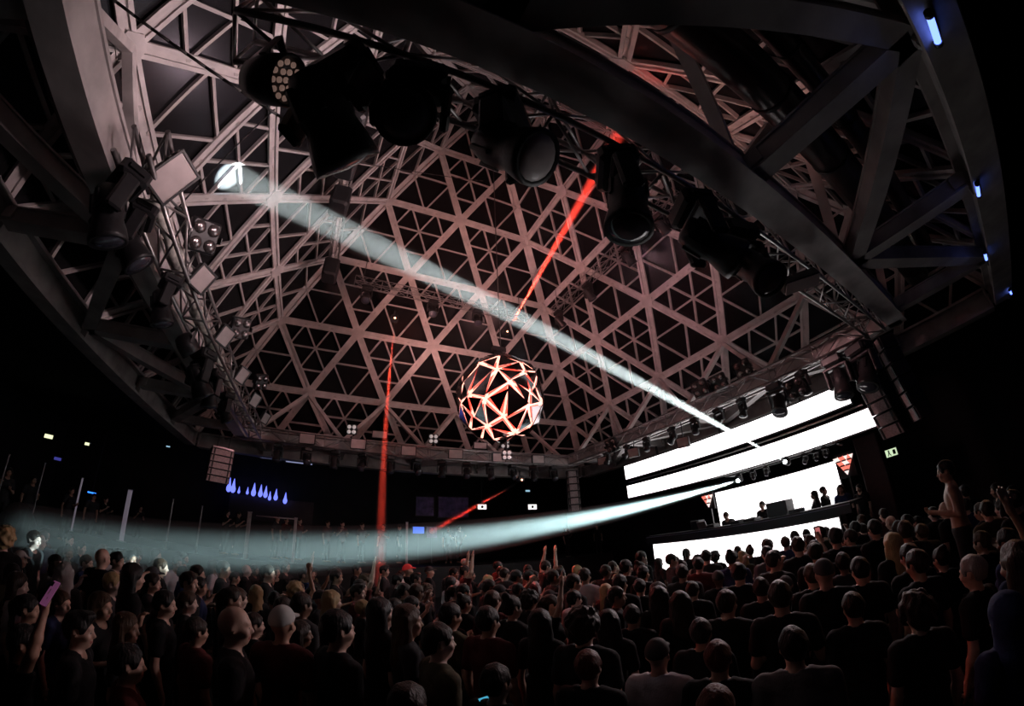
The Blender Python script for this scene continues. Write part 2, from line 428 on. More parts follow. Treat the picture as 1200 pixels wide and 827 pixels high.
# hoist wires that carry the trusses, the ball and the inner trusses
M_WIRE = mat('black_wire', (0.01, 0.01, 0.01), 0.5)
def wire(name, pts, r, label, group=None, cat='cable', m=None):
    b = MB()
    for a, c in zip(pts[:-1], pts[1:]): b.tube(a, c, r, n=6)
    return tag(b.obj(name, m or M_WIRE), label, cat, group)
def roofz(x, y): return ZB + HA * (1 - max(abs(x), abs(y)) / 9.0)
for x, y in ((-3.2, IT), (3.2, IT), (IT, 3.2), (IT, -3.2), (-IT, 3.4), (-IT, -2.6)):
    wire('hoist_wire', [(x, y, IZ + .15), (x, y, roofz(x, y) - .1)], .012, 'black hoist wire holding a small truss high in the pyramid', 'hoist wires of the small trusses', 'wire')
def catenary(a, b, sag, n=14):
    a, b = Vector(a), Vector(b)
    return [a.lerp(b, i / n) + Vector((0, 0, -4 * sag * (i / n) * (1 - i / n))) for i in range(n + 1)]
wire('hanging_cable', catenary(at(118, -12, 2, 6.6), at(402, 182, 1, -4.2), .12), .018, 'black cable sagging from the roof corner to the hung lamps')
wire('hanging_cable', catenary(at(190, 265, 2, 6.0), at(322, 128, 2, 7.5), .05), .012, 'thin black cable strung past the bright spotlight patch')
wire('hanging_cable', catenary(at(402, 188, 0, -4.3), at(566, 212, 1, 1.5), .1), .012, 'thin grey wire stretched across the upper lattice')

# ================================================================ lamps
def lens_disc(mb, org, axis, r): mb.lathe([(r, 0), (r * .96, .012), (r * .6, .03), (.004, .04)], 16, org, axis)
def moving_head(s, tilt, name='moving_head_lamp'):
    """hangs from z = 0: base box, yoke, tilted head with lens; s scales the whole lamp, tilt from straight down"""
    t = empty(name)
    b = MB().box((0, 0, -.10 * s), (.36 * s, .30 * s, .16 * s), bev=.03 * s)
    b.box((0, 0, -.01 * s), (.10 * s, .10 * s, .05 * s)); b.box((.19 * s, 0, -.1 * s), (.03 * s, .16 * s, .05 * s)); b.box((-.19 * s, 0, -.1 * s), (.03 * s, .16 * s, .05 * s))
    inst('base', b.mesh('lamp_base', M_BLACK), t)
    y = MB().box((0, 0, -.215 * s), (.42 * s, .16 * s, .06 * s), bev=.02 * s)
    for sx in (-1, 1): y.box((sx * .2 * s, 0, -.37 * s), (.055 * s, .15 * s, .36 * s), bev=.02 * s)
    inst('yoke', y.mesh('lamp_yoke', M_BLACK), t)
    rot = Matrix.Translation((0, 0, -.46 * s)) @ Matrix.Rotation(tilt, 4, 'X')
    h = MB().lathe([(.06 * s, .21 * s), (.11 * s, .19 * s), (.135 * s, .1 * s), (.14 * s, -.02 * s), (.125 * s, -.08 * s), (.15 * s, -.17 * s), (.165 * s, -.25 * s), (.165 * s, -.29 * s), (.14 * s, -.285 * s)], 20)
    for i in range(6):
        a = i * math.pi / 3; h.box((math.cos(a) * .138 * s, math.sin(a) * .138 * s, .06 * s), (.03 * s, .03 * s, .16 * s), Matrix.Rotation(a, 3, 'Z'))
    hd = inst('head', h.mesh('lamp_head', M_BLACK), t, rot)
    l = MB(); lens_disc(l, (0, 0, -.275 * s), (0, 0, -1), .14 * s)
    inst('lens', l.mesh('lamp_lens', M_LENS), hd)
    return t
PROTO = {}
def place_head(loc, rz, s=1.0, tilt=0.5, label='', group=None, lens=None):
    k = (round(s, 2), round(tilt, 2))
    if k not in PROTO:
        PROTO[k] = moving_head(s, tilt); o = PROTO[k]
    else:
        o = copy_tree(PROTO[k])
    o.location = loc; o.rotation_euler = (0, 0, rz); tag(o, label, 'stage light', group)
    if 'group' in o and not group: del o['group']
    if lens:
        for c in o.children:
            for g in c.children:
                g.material_slots[0].link = 'OBJECT'; g.material_slots[0].material = lens
    return o
def aim_head(p, d, s, label, group=None, lens=None, pole=0.0):
    d = Vector(d).normalized()
    o = place_head((0, 0, 0), math.atan2(-d.x, d.y), s, math.atan2(math.hypot(d.x, d.y), -d.z), label, group, lens)
    o.location = Vector(p) - d * (.275 * s) + Vector((0, 0, .46 * s))
    if pole > 0: inst('drop_pole', MB().tube((0, 0, -.01), (0, 0, pole - o.location.z), .015, n=6).mesh('lamp_drop_pole', M_BLACK), o)
    return o
def par_can(loc, rz, tilt, s, label, m_led, group=None):
    t = empty('par_can', loc, rz, label=label, cat='stage light', group=group)
    y = MB()
    for sx in (-1, 1): y.box((sx * .19 * s, 0, -.16 * s), (.015 * s, .05 * s, .30 * s))
    y.box((0, 0, -.01 * s), (.39 * s, .05 * s, .02 * s))
    inst('yoke', y.mesh('par_yoke', M_BLACK), t)
    rot = Matrix.Translation((0, 0, -.3 * s)) @ Matrix.Rotation(tilt, 4, 'X')
    h = MB().lathe([(.08 * s, .2 * s), (.14 * s, .17 * s), (.175 * s, .05 * s), (.178 * s, -.16 * s), (.16 * s, -.165 * s), (.155 * s, -.12 * s), (.02, -.12 * s)], 24)
    hd = inst('can', h.mesh('par_can_body', M_BLACK), t, rot)
    sp = [(0, 0)] + [(.06 * math.cos(i * math.pi / 3), .06 * math.sin(i * math.pi / 3)) for i in range(6)] + [(.118 * math.cos(i * math.pi / 6), .118 * math.sin(i * math.pi / 6)) for i in range(12)]
    l = MB().lathe([(.022 * s, 0), (.02 * s, .012 * s), (.008 * s, .018 * s)], 8, (0, 0, 0), (0, 0, -1)).mesh('led_lens', m_led)
    for x, yy in sp: inst('led', l, hd, Matrix.Translation((x * s, yy * s, -.125 * s)))
    return t
def panel(loc, nrm, w, h, label, group=None, roll=0.0, m=None, pole=None):
    """flat square reflector panel in a black frame with a clamp behind"""
    t = empty('reflector_panel', (0, 0, 0), label=label, cat='stage light', group=group)
    n = Vector(nrm).normalized(); x = Vector((0, 0, 1)).cross(n)
    x = x.normalized() if x.length > .01 else Vector((1, 0, 0))
    t.matrix_world = frame(loc, x, n) @ Matrix.Rotation(roll, 4, 'Z')
    b = MB().box((0, 0, -.06), (w + .05, h + .05, .10), bev=.02); b.box((0, 0, -.15), (.08, .12, .10))
    inst('housing', b.mesh('panel_housing', M_BLACK), t)
    inst('panel', MB().box((0, 0, 0), (w, h, .012)).mesh('panel_face', m or M_PANEL), t)
    fr = MB()
    for sx in (-1, 1): fr.box((sx * (w / 2 + .012), 0, .005), (.024, h + .05, .03)); fr.box((0, sx * (h / 2 + .012), .005), (w, .024, .03))
    inst('frame', fr.mesh('panel_frame', M_BLACK), t)
    if pole: inst('pole', MB().tube((0, 0, -.1), t.matrix_world.inverted() @ Vector((loc[0] + .1, loc[1], pole)), .015, n=6).mesh('panel_pole', M_BLACK), t)
    return t
def blinder(loc, nrm, s, label, m_l, group=None, roll=0.0):
    """square four-lamp blinder"""
    t = empty('blinder_lamp', (0, 0, 0), label=label, cat='stage light', group=group)
    n = Vector(nrm).normalized(); t.matrix_world = frame(loc, Vector((0, 0, 1)).cross(n), n) @ Matrix.Rotation(roll, 4, 'Z')
    b = MB().box((0, 0, -.07 * s), (.5 * s, .5 * s, .14 * s), bev=.03 * s)
    for sx in (-1, 1): b.box((sx * .27 * s, 0, -.05 * s), (.02 * s, .1 * s, .2 * s))
    inst('housing', b.mesh('blinder_body', M_BLACK), t)
    me = MB().lathe([(.10 * s, 0), (.10 * s, .01 * s), (.05 * s, .03 * s), (.01 * s, .035 * s)], 14).mesh('blinder_lens', m_l)
    for sx in (-1, 1):
        for sy in (-1, 1): inst('lens', me, t, Matrix.Translation((sx * .12 * s, sy * .12 * s, 0.003)))
    return t
M_LED = mat('warm_led_lens', (0.5, 0.35, 0.3), 0.15, emit=(1, .62, .5), estr=0.12)
M_LEDW = mat('white_led_lens', (0.7, 0.7, 0.7), 0.15, emit=(1, .9, .88), estr=0.25)
M_LAMPON = emat('lit_white_lens', (0.85, 1.0, 1.0), 18.0)
M_RDOT = emat('lit_red_lens', (1.0, 0.35, 0.2), 9.0)
M_DLENS = mat('dark_reflector', (0.25, 0.22, 0.22), 0.2, metal=0.8)

GF, GR, GN, GW = 'lamps under the far truss', 'lamps under the stage truss', 'lamps on the overhead truss', 'lamps on the terrace-side truss'
# far truss: row of moving heads below, square panels on its face, four-light fixtures on top
tl = [0.35, 0.8, 0.2, 0.6]
for i in range(12):
    x = -5.1 + i * .93
    place_head((x, TH, TZ - .2), math.pi + .5 * math.sin(i * 1.7), .82, tl[i % 4], 'small black moving head lamp hanging under the far truss', GF)
for px_, py_ in ((360, 514), (420, 520), (479, 528), (534, 532), (585, 536), (631, 538)):
    p = at(px_, py_, 1, TH - .27)
    panel(p, (-.1, -1, -.1), .48, .30, 'pale square reflector panel clamped to the face of the far truss', 'panels on the far truss')
for px_, py_ in ((412, 503), (508, 514), (592, 520)):
    p = at(px_, py_, 1, TH); blinder(p, (-.25, -1, -.2), .7, 'four-lamp square light standing on top of the far truss', M_LEDW, 'four-lamp lights above the far truss')
for px_, py_ in ((445, 509), (563, 522)):
    p = at(px_, py_, 1, TH + .3); panel(p, (-.1, -1, -.3), .5, .22, 'dim narrow reflector panel standing behind the far truss', 'narrow panels behind the far truss')
# stage truss
for px_, s, ti in ((712, .62, .5), (735, .66, .9), (758, .62, .3), (788, .72, .7), (815, .66, .4), (843, .72, .9), (871, .7, .3)):
    yy = at(px_, 545 - (px_ - 690) * .36, 0, RX).y
    place_head((RX, yy, RZ - .2), math.pi / 2 + random.uniform(-.6, .6), s, ti, 'black moving head lamp hanging under the truss above the stage screens', GR)
for px_, py_, s, ti in ((908, 452, 1.15, .6), (938, 436, .8, .1), (972, 412, 1.35, .3), (985, 362, 1.45, .5)):
    p = at(px_, py_, 0, RX)
    place_head((RX, p.y, RZ - .2), math.pi / 2 + random.uniform(-.5, .5), s, ti, 'big black moving head lamp at the corner end of the stage truss', 'big lamps at the stage truss corner')
for px_, py_ in ((932, 455), (870, 432), (842, 448), (820, 455), (716, 522)):
    p = at(px_, py_, 0, RX - .3 if py_ > 450 else RX + .1)
    blinder(p, (-1, -.3, -.25), .95, 'dark four-lamp blinder clamped on the truss above the stage screens', M_DLENS, 'blinders on the stage truss', roll=.1)
for px_, py_ in ((706, 540), (742, 530), (800, 518)):
    p = at(px_, py_, 0, RX - .1); panel(p, (-1, -.5, -.1), .34, .26, 'small pale panel hanging among the lamps of the stage truss', 'panels under the stage truss', pole=RZ - .15)
# overhead truss, close to the camera
def under(px_, py_, z=4.75): return at(px_, py_, 2, z).x
NM = TZ - TW / 2 - .01
par_can((under(308, 88), NY + .1, NM), -1.95, 1.2, 1.0, 'black LED par can with glowing lens grid on the overhead truss', M_LED)
place_head((under(388, 112), NY + .05, NM), -.785, 1.3, 1.04, 'largest black moving head lamp, tilted sideways, on the overhead truss')
place_head((under(497, 85), NY - .05, NM), 2.9, 1.1, .45, 'black moving head lamp with its round back turned, beside the largest lamp')
place_head((under(613, 128), NY - .05, NM), -2.4, 1.15, .7, 'black moving head lamp with a pale lens rim on the overhead truss', lens=M_PANEL)
for px_, py_, s, ti, rz, lb in ((740, 222, 1.15, .2, 1.0, 'black moving head lamp pointing down where the small stage-side truss begins'), (845, 258, 1.2, .9, -2.0, 'black moving head lamp between the overhead truss and the raking roof struts'), (900, 288, 1.2, .5, 2.8, 'black moving head lamp just above the long pale strobe bar')):
    place_head((under(px_, py_), NY - .05, NM), rz, s, ti, lb)
# long strobe bar and its bracket
p0, p1 = at(916, 336, 2, 5.02), at(957, 322, 2, 5.1)
sb = empty('strobe_bar', p0, label='long pale strobe bar hanging below the overhead truss near the stage', cat='stage light')
d = p1 - p0
inst('housing', MB().box((d.length / 2, 0, 0), (d.length, .20, .16), bev=.02).mesh('strobe_body', M_BLACK), sb, frame((0, 0, 0), d, (0, .5, 1)))
inst('diffuser', MB().box((d.length / 2, 0, -.086), (d.length - .04, .19, .012)).mesh('strobe_diffuser', M_PANEL), sb, frame((0, 0, 0), d, (0, .5, 1)))
inst('bracket', MB().box((d.length * .5, .0, .16), (.06, .06, .24)).mesh('strobe_bracket', M_BLACK), sb, frame((0, 0, 0), d, (0, .5, 1)))
# terrace-side truss
for px_, py_, w, h, nr in ((202, 208, .30, .44, (.75, -.5, -.55)), (237, 327, .24, .30, (.7, -.6, -.45)), (264, 394, .24, .29, (.7, -.6, -.4)), (284, 440, .24, .30, (.7, -.6, -.4)), (299, 469, .24, .30, (.7, -.65, -.35)), (311, 490, .24, .30, (.7, -.65, -.35))):
    p = at(px_, py_, 0, -TH + .32)
    panel(p, nr, w, h, 'pale tilted square panel on the truss along the terrace side' if w < .28 else 'largest pale tilted panel, highest on the truss along the terrace side', GW if w < .28 else None, roll=-.15)
for px_, py_ in ((240, 277), (283, 385), (307, 448)):
    blinder(at(px_, py_, 0, -TH + .34), (.75, -.55, -.4), .85, 'black four-lamp blinder facing the ball on the terrace-side truss', M_DLENS, 'blinders on the terrace-side truss', roll=.4)
par_can(at(226, 386, 0, -TH - .12), -.9, .9, .95, 'LED par can with a lit white lens grid on the terrace-side truss', M_LEDW)
for px_, py_, s, ti, rz in ((152, 188, 1.1, .5, -.8), (172, 222, 1.0, .9, -1.1), (232, 420, 1.15, .7, -.7), (246, 440, 1.0, .2, -.6), (262, 462, .9, .6, -.9), (205, 300, .9, .4, -1.0)):
    p = at(px_, py_ + 25, 0, -TH); p.x, p.z = -TH - .02, TZ - TW / 2 - .01
    place_head(p, rz, s, ti, 'black moving head lamp on the terrace-side truss', 'moving heads on the terrace-side truss')
# small trusses in the pyramid: lamps and dark boxes
for x in (-3.0, -.5, 1.3):
    place_head((x, IT, IZ - .12), math.pi, .95, .35, 'small lamp hanging from the high truss above the mirror ball', 'lamps on the high far truss')
for yy in (3.2, 1.2, -1.0, -2.6):
    place_head((IT, yy, IZ - .12), -math.pi / 2, 1.0, .6, 'small lamp hanging from the high truss on the stage side', 'lamps on the high stage-side truss')
for yy in (-2.4, -1.1, .2, 3.3):
    b = MB().box((0, 0, 0), (.5, .62, .7), bev=.06); b.box((0, 0, .36), (.2, .3, .1))
    tag(inst('cloth_box', b.mesh('cloth_box', M_BLACK), None, Matrix.Translation((-IT, yy, IZ - .56))), 'black cloth-wrapped box fixed around the high truss on the terrace side', 'box', 'dark boxes on the high truss')

# ================================================================ the faceted ball
BC, BR = Vector((.10, 0, 5.46)), 1.05
def facet_ball():
    rnd = random.Random(5)
    pts = []
    n = 60
    for i in range(n):
        z = 1 - 2 * (i + .5) / n; r = math.sqrt(1 - z * z); a = i * 2.399963 + rnd.uniform(-.25, .25)
        v = Vector((r * math.cos(a), r * math.sin(a), z + rnd.uniform(-.06, .06))).normalized(); pts.append(v)
    import bmesh
    bm = bmesh.new()
    for v in pts: bm.verts.new(v)
    r = bmesh.ops.convex_hull(bm, input=bm.verts)
    tris = [[v.co.copy() for v in f.verts] for f in bm.faces]
    bm.free()
    return tris
ball = empty('mirror_ball', BC - Vector((0, 0, BR)), label='big faceted ball of dark mirror triangles with red light in the gaps', cat='mirror ball')
M_MIRROR = mat('dark_mirror_plate', (0.32, 0.29, 0.30), 0.10, metal=1.0)
M_CORE = emat('red_glow_core', (1.0, 0.05, 0.032), 4.0)
M_CAGE = mat('glowing_cage_bar', (0.85, 0.75, 0.72), 0.35, emit=(1.0, .42, .32), estr=2.0)  # glow put into the cage bars for white-hot lines in the gaps
off = Vector((0, 0, BR))
rr = random.Random(11)
cg = MB(); seen = set()
for t in facet_ball():
    c = (t[0] + t[1] + t[2]) / 3; n = (t[1] - t[0]).cross(t[2] - t[0]).normalized()
    if n.dot(c) < 0: t = [t[0], t[2], t[1]]; n = -n
    k = rr.uniform(.62, .88); tw = Matrix.Rotation(rr.uniform(-.2, .2), 3, n)
    q = [tw @ ((v - c) * k) + c for v in t]
    tl_ = n * rr.uniform(-.015, .02)
    vs = [(v * BR * .99 + tl_) for v in q] + [(v * BR * .99 + tl_ - n * .025) for v in q]
    b = MB().add([v + off for v in vs], [(0, 1, 2), (5, 4, 3), (0, 3, 4, 1), (1, 4, 5, 2), (2, 5, 3, 0)])
    inst('mirror_plate', b.mesh('mirror_plate', M_MIRROR), ball)
    for i in range(3):
        a, d2 = t[i], t[(i + 1) % 3]; key = tuple(sorted([tuple(round(x, 3) for x in a), tuple(round(x, 3) for x in d2)]))
        if key in seen: continue
        seen.add(key); cg.tube(a * BR * .93 + off, d2 * BR * .93 + off, .024, n=5)
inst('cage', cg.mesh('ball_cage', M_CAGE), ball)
inst('glow_core', MB().lathe([(BR * .78 * math.sin(i * math.pi / 14) + .002, BR - BR * .78 * math.cos(i * math.pi / 14)) for i in range(15)], 24).mesh('glow_core', M_CORE), ball)
hb = MB().tube((0, 0, 2 * BR - .03), (0, 0, 2 * BR + .14), .16, .10, n=14); hb.box((0, 0, 2 * BR + .2), (.34, .12, .12)); inst('hanger', hb.mesh('ball_hanger', M_BLACK), ball)
wire('hoist_wire', [BC + Vector((0.05, 0, BR + .2)), (.10, 0.0, 18.0)], .014, 'black steel wire carrying the faceted ball', cat='wire')
t = blinder(BC + Vector((.05, -.1, -BR - .28)), (-.25, -1, -.2), .42, 'small four-lamp light hanging right under the faceted ball', M_LEDW)
inst('stem', MB().tube((0, .02, -.05), (0, .4, -.05), .02, n=6).mesh('blinder_stem', M_BLACK), t)
# ================================================================ stage
M_SCREEN = emat('white_led_screen', (1.0, 0.94, 0.95), 3.0)
M_STAGE = mat('black_stage_cladding', (0.012, 0.012, 0.016), 0.55, noise=.3, nscale=3)
M_REDT = emat('red_lit_triangle', (1.0, 0.22, 0.16), 1.1)
M_WHTT = emat('white_lit_triangle', (1.0, 0.75, 0.70), 1.3)
st = empty('stage', (9.6, 0, 0), label='black raised stage platform below the white screens', cat='stage')
inst('deck', MB().box((-.0, .3, .8), (5.4, 11.5, .12)).mesh('stage_deck', M_STAGE), st)
inst('front_skirt', MB().box((-2.65, .3, .37), (.06, 11.5, .74)).mesh('stage_skirt', M_STAGE), st)
for sy in (-1, 1): inst('side_skirt', MB().box((0, .3 + sy * 5.7, .37), (5.3, .06, .74)).mesh('stage_side', M_STAGE), st)
SD = .86
def screen(x, y0, y1, z0, z1, label, tiles):
    t = empty('led_screen', (x, (y0 + y1) / 2, z0), label=label, cat='screen')
    w = abs(y1 - y0); h = z1 - z0
    fr = MB().box((.07, 0, h / 2), (.10, w + .08, h + .08)); fr.box((.16, 0, h / 2), (.10, w * .96, .08))
    inst('frame', fr.mesh('screen_frame', M_BLACK), t)
    tw = w / tiles
    me = MB().box((0, 0, 0), (.02, tw - .001, h)).mesh('screen_tile', M_SCREEN)
    for i in range(tiles): inst('screen_tile', me, t, Matrix.Translation((.01, -w / 2 + (i + .5) * tw, h / 2)))
    return t
screen(8.0, 4.76, -4.45, 4.47, 5.02, 'upper long white LED strip screen above the stage', 16)
screen(8.0, 4.76, -5.0, 3.69, 4.18, 'lower long white LED strip screen above the stage', 17)
t = screen(9.3, 1.45, -3.1, 2.0, 3.26, 'white LED back screen glowing behind the performers', 8)
for sy in (-1.9, 0, 1.9): inst('stand', MB().box((.1, sy, -.57), (.06, .06, 1.14)).mesh('screen_stand', M_BLACK), t)
screen(6.75, 2.5, -3.72, .80, 1.79, 'white LED screen on the front of the performers booth', 11)
for yy in (3.0, 0.0, -3.0):
    tag(MB().box((8.22, yy, 4.58), (.06, .06, 1.76)).obj('screen_pole', M_BLACK), 'black pole holding the two long strip screens', 'pole', 'poles behind the strip screens')
rl = MB().box((8.12, 0, 4.33), (.14, 9.4, .03)); tag(rl.obj('screen_rail', M_ALU), 'thin metal rail between the two strip screens', 'rail')
# booth
bt = empty('performer_booth', (7.2, -.6, SD), label='long dark booth table in front of the white back screen', cat='booth')
inst('table_top', MB().box((.2, 0, 2.06 - SD), (1.15, 6.9, .06)).mesh('booth_top', M_STAGE), bt)
inst('fascia', MB().box((-.36, 0, 1.94 - SD), (.05, 6.9, .22)).mesh('booth_fascia', M_STAGE), bt)
inst('trim_strip', MB().box((-.39, 0, 2.04 - SD), (.015, 6.9, .012)).mesh('booth_trim', mat('violet_trim', (.3, .28, .4), .3)), bt)
for yy in (-3.2, 0, 3.2): inst('leg', MB().box((.2, yy, .515), (.9, .08, 1.03)).mesh('booth_leg', M_STAGE), bt)
def gear(name, x, y, d, label, cat, knobs=0):
    t = empty(name, (x, y, 2.09), label=label, cat=cat)
    inst('body', MB().box((0, 0, d[2] / 2), d, bev=.015).mesh(name + '_body', M_BLACK), t)
    me = MB().tube((0, 0, 0), (0, 0, .02), .012, n=8).mesh('knob', M_ALU)
    for i in range(knobs): inst('knob', me, t, Matrix.Translation((-.1 + .09 * (i % 3), -.12 + .08 * (i // 3), d[2])))
    return t
fc = gear('flight_case', 7.65, -1.82, (.5, .62, .40), 'dark boxy flight case standing on the booth table', 'case')
for sy in (-1, 1):
    for sz in (0, 1): inst('corner_rail', MB().box((-.255, sy * .30, .2 + .19 * (sz * 2 - 1)), (.02, .04, .03)).mesh('case_rail', M_ALU), fc)
gear('mixer', 7.3, -1.05, (.42, .36, .09), 'flat mixer with small knobs on the booth table', 'mixer', 9)
for yy in (-.55, -2.45, .35): gear('media_player', 7.3, yy, (.38, .32, .10), 'flat black media player on the booth table', 'player', 4)['group'] = 'players on the booth table'
sp = gear('monitor_speaker', 7.4, 1.0, (.34, .34, .30), 'pale wedge monitor speaker at the end of the booth table', 'speaker')
lp = empty('laptop', (7.25, .62, 2.09), label='open laptop on the booth table beside the leaning performer', cat='laptop')
inst('base', MB().box((0, 0, .01), (.24, .34, .02)).mesh('laptop_base', M_ALU), lp); inst('lid', MB().box((-.15, 0, .12), (.015, .34, .23), Matrix.Rotation(-.3, 3, 'Y')).mesh('laptop_lid', M_ALU), lp)
# triangle light panels beside the back screen
def tri_panel(cx, cy, cz, side, rows, label, flip=False):
    t = empty('triangle_panel', (cx, cy, cz), label=label, cat='light panel')
    h = side * math.sqrt(3) / 2
    bk = MB().box((.08, 0, 0), (.06, side * (rows * .55 + 1.2), h * rows + .14)); inst('backing', bk.mesh('triangle_backing', M_STAGE), t)
    r = side / math.sqrt(3) * .84
    rnd = random.Random(3)
    for k in range(rows):
        n = rows - k if flip else k + 1
        for i in range(n):
            for dn in (0, 1):
                if dn and i == n - 1: continue
                yy = (i - (n - 1) / 2 + .5 * dn) * side; zz = (rows / 2 - k - .5) * h + (-.06 if dn else .06) * h
                zz = zz if not flip else zz
                a0 = math.pi / 2 + (math.pi if (dn == 0) == flip else 0)
                me = MB().prism([(r * math.cos(a0 + j * 2.0944), r * math.sin(a0 + j * 2.0944)) for j in range(3)], 0, .03).mesh('lit_triangle', M_WHTT if rnd.random() < .45 else M_REDT)
                inst('lit_triangle', me, t, Matrix(((0, 0, -1, 0.04), (-1, 0, 0, yy), (0, 1, 0, zz), (0, 0, 0, 1))))
    inst('stand', MB().box((.14, 0, (SD - cz) / 2), (.05, .05, cz - SD)).mesh('triangle_stand', M_BLACK), t)
    return t
tri_panel(8.6, at(829, 587, 0, 8.6).y, at(829, 587, 0, 8.6).z, .17, 3, 'small panel of red and white lit triangles left of the back screen', True)
tri_panel(8.9, at(990, 545, 0, 8.9).y, at(990, 545, 0, 8.9).z, .16, 4, 'larger panel of red lit triangles on the dark column by the exit sign', True)
tag(MB().box((9.5, -4.15, 2.3), (.5, .7, 2.8), bev=.03).obj('stage_column', mat('wine_red_column', (.05, .012, .015), .6, noise=.4)), 'dark wine red column at the edge of the stage', 'column')
# lamps under the lower strip screen: two lit
G2 = 'unlit lamps under the lower strip screen'
a_, b_ = at(852, 567, 0, 7.57) + Vector((0, 0, .24)), at(982, 531, 0, 7.57) + Vector((0, 0, .23))
tag(MB().tube(a_, b_, .03, n=8).tube(b_, (8.1, b_.y, b_.z), .025, n=8).tube(a_, (8.1, a_.y, a_.z), .025, n=8).obj('lamp_rail', M_BLACK), 'black rail holding the small lamps under the lower strip screen', 'rail')
for px_, py_, on in ((865, 563, 1), (920, 541, 1), (883, 560, 0), (898, 556, 0), (943, 542, 0), (957, 538, 0), (968, 534, 0)):
    p = at(px_, py_, 0, 7.5)
    lb = ('lit lamp under the lower strip screen throwing the wide white beam over the crowd' if px_ == 865 else 'lit lamp under the lower strip screen throwing the narrow white beam into the roof') if on else 'small unlit moving head lamp under the lower strip screen'
    d = (Vector((-9.2, -.55, 1.55)) if px_ == 865 else Vector((-6.75, -1.22, 8.99))) - p if on else Vector((-1, random.uniform(-.5, .5), -1.2))
    aim_head(p, d, .42, lb, None if on else G2, M_LAMPON if on else None, pole=a_.z + (b_.z - a_.z) * (p.y - a_.y) / (b_.y - a_.y) + .01)

# ================================================================ line array speakers
M_GRILL = mat('pale_speaker_grille', (0.42, 0.33, 0.33), 0.55, noise=.35, nscale=30, bump=.3, bscale=90)
def line_array(top, rz, n, w, h, d, bend, label, m, arm=None, az=.42):
    t = empty('line_array_speaker', top, rz, label=label, cat='speaker')
    inst('rigging_frame', MB().box((0, 0, .05), (w * .9, d * .8, .06)).mesh('array_frame', M_ALU), t)
    z, y, a = 0.0, 0.0, 0.0
    bx = MB().box((0, 0, 0), (w, d, h * .96), bev=.015).mesh('array_cabinet', M_BLACK)
    gr = MB().prism([(-w / 2 + .02, -h * .44), (w / 2 - .02, -h * .44), (w / 2 - .05, h * .40), (-w / 2 + .05, h * .40)], 0, .02)
    gr = gr.mesh('array_grille', m)
    vslot = MB().box((0, 0, 0), (.05, .03, h * .8)).mesh('array_slot', M_BLACK)
    for i in range(n):
        a = bend * i
        c = Vector((0, y - math.sin(a) * h / 2, z - math.cos(a) * h / 2))
        r = Matrix.Translation(c) @ Matrix.Rotation(-a, 4, 'X')
        cab = inst('cabinet', bx, t, r)
        inst('grille', gr, cab, Matrix(((1, 0, 0, 0), (0, 0, 1, d / 2), (0, 1, 0, 0), (0, 0, 0, 1))))
        for sx in (-1, 1): inst('side_slot', vslot, cab, Matrix.Translation((sx * w * .36, d / 2 + .02, 0)))
        y -= math.sin(a) * h; z -= math.cos(a) * h
    for s in (-.25, .25): inst('hang_chain', MB().tube((s * w, 0, .05), (s * w, 0, .75), .012, n=5).mesh('hang_chain', M_WIRE), t)
    if arm:
        v = (Vector(arm) - Vector(top)); v.z = 0; v = Matrix.Rotation(-rz, 3, 'Z') @ v
        inst('outrigger', MB().tube((0, 0, az), (v.x, v.y, az), .03, n=8).mesh('array_outrigger', M_ALU), t)
    return t
line_array((7.12, -5.3, 5.95), math.radians(70), 9, .62, .30, .42, .035, 'curved stack of grey speakers hanging at the end of the strip screens', M_GRILL, (6.5, -5.3, 0), -.2)
line_array((7.0, -6.0, 5.75), math.radians(40), 7, .34, .34, .4, .03, 'second slimmer hanging speaker stack behind the curved grey stack', M_GRILL)
line_array((6.85, 7.0, 5.25), math.radians(150), 6, .55, .30, .4, .02, 'hanging grey speaker stack beyond the far corner of the strip screens', M_GRILL, (6.5, 6.5, 0))
line_array((-7.15, 7.0, 4.95), math.radians(205), 5, .80, .22, .4, .03, 'hanging speaker stack with pale grilles at the terrace corner', mat('pinkish_grille', (0.5, 0.40, 0.39), .5, noise=.3, nscale=30), (-6.5, 6.5, 0))

# ================================================================ terrace, bar, railings on the far side
M_TER = mat('dark_terrace_cladding', (0.02, 0.018, 0.02), .6, noise=.4, nscale=2)
tag(MB().box((-1.9, 13.3, .65), (26, 7.0, 1.3)).obj('terrace_platform', M_TER), 'raised dark terrace platform behind the dance floor', 'terrace', kind='structure')
tag(MB().box((-15.3, 3.2, .5), (8.0, 13.0, 1.0)).obj('terrace_platform', M_TER), 'raised dark side terrace with thin rail posts', 'terrace', kind='structure')
M_POST = mat('pale_rail_post', (.55, .45, .45), .4, noise=.2)
M_POSTW = mat('frosted_glow_post', (.6, .55, .6), .3, emit=(.8, .7, .9), estr=.10)
def post(px0, py0, px1, py1, ax, v, w, m, label, group=None, cat='post'):
    a, b = at(px0, py0, ax, v), at(px1, py1, ax, v); b.x, b.y = a.x, a.y
    b.z = 1.0 if ax == 0 else 1.3
    t = empty('rail_post', (a.x, a.y, b.z), label=label, cat=cat, group=group); h = a.z - b.z
    inst('shaft', MB().box((0, 0, h / 2), (w, w * .6, h), bev=.01).mesh('post_shaft', m), t)
    inst('cap', MB().box((0, 0, h + .01), (w * 1.2, w * .8, .03)).mesh('post_cap', M_ALU), t)
    inst('foot', MB().box((0, 0, .02), (w * 2, w * 1.5, .04)).mesh('post_foot', M_ALU), t)
    return t
post(97, 560, 94, 593, 1, 9.9, .07, M_POSTW, 'thin glowing violet post beside the small blue lamp')
post(153, 574, 148, 607, 1, 9.9, .16, M_POSTW, 'wide frosted post on the terrace between the violet post and the bar')
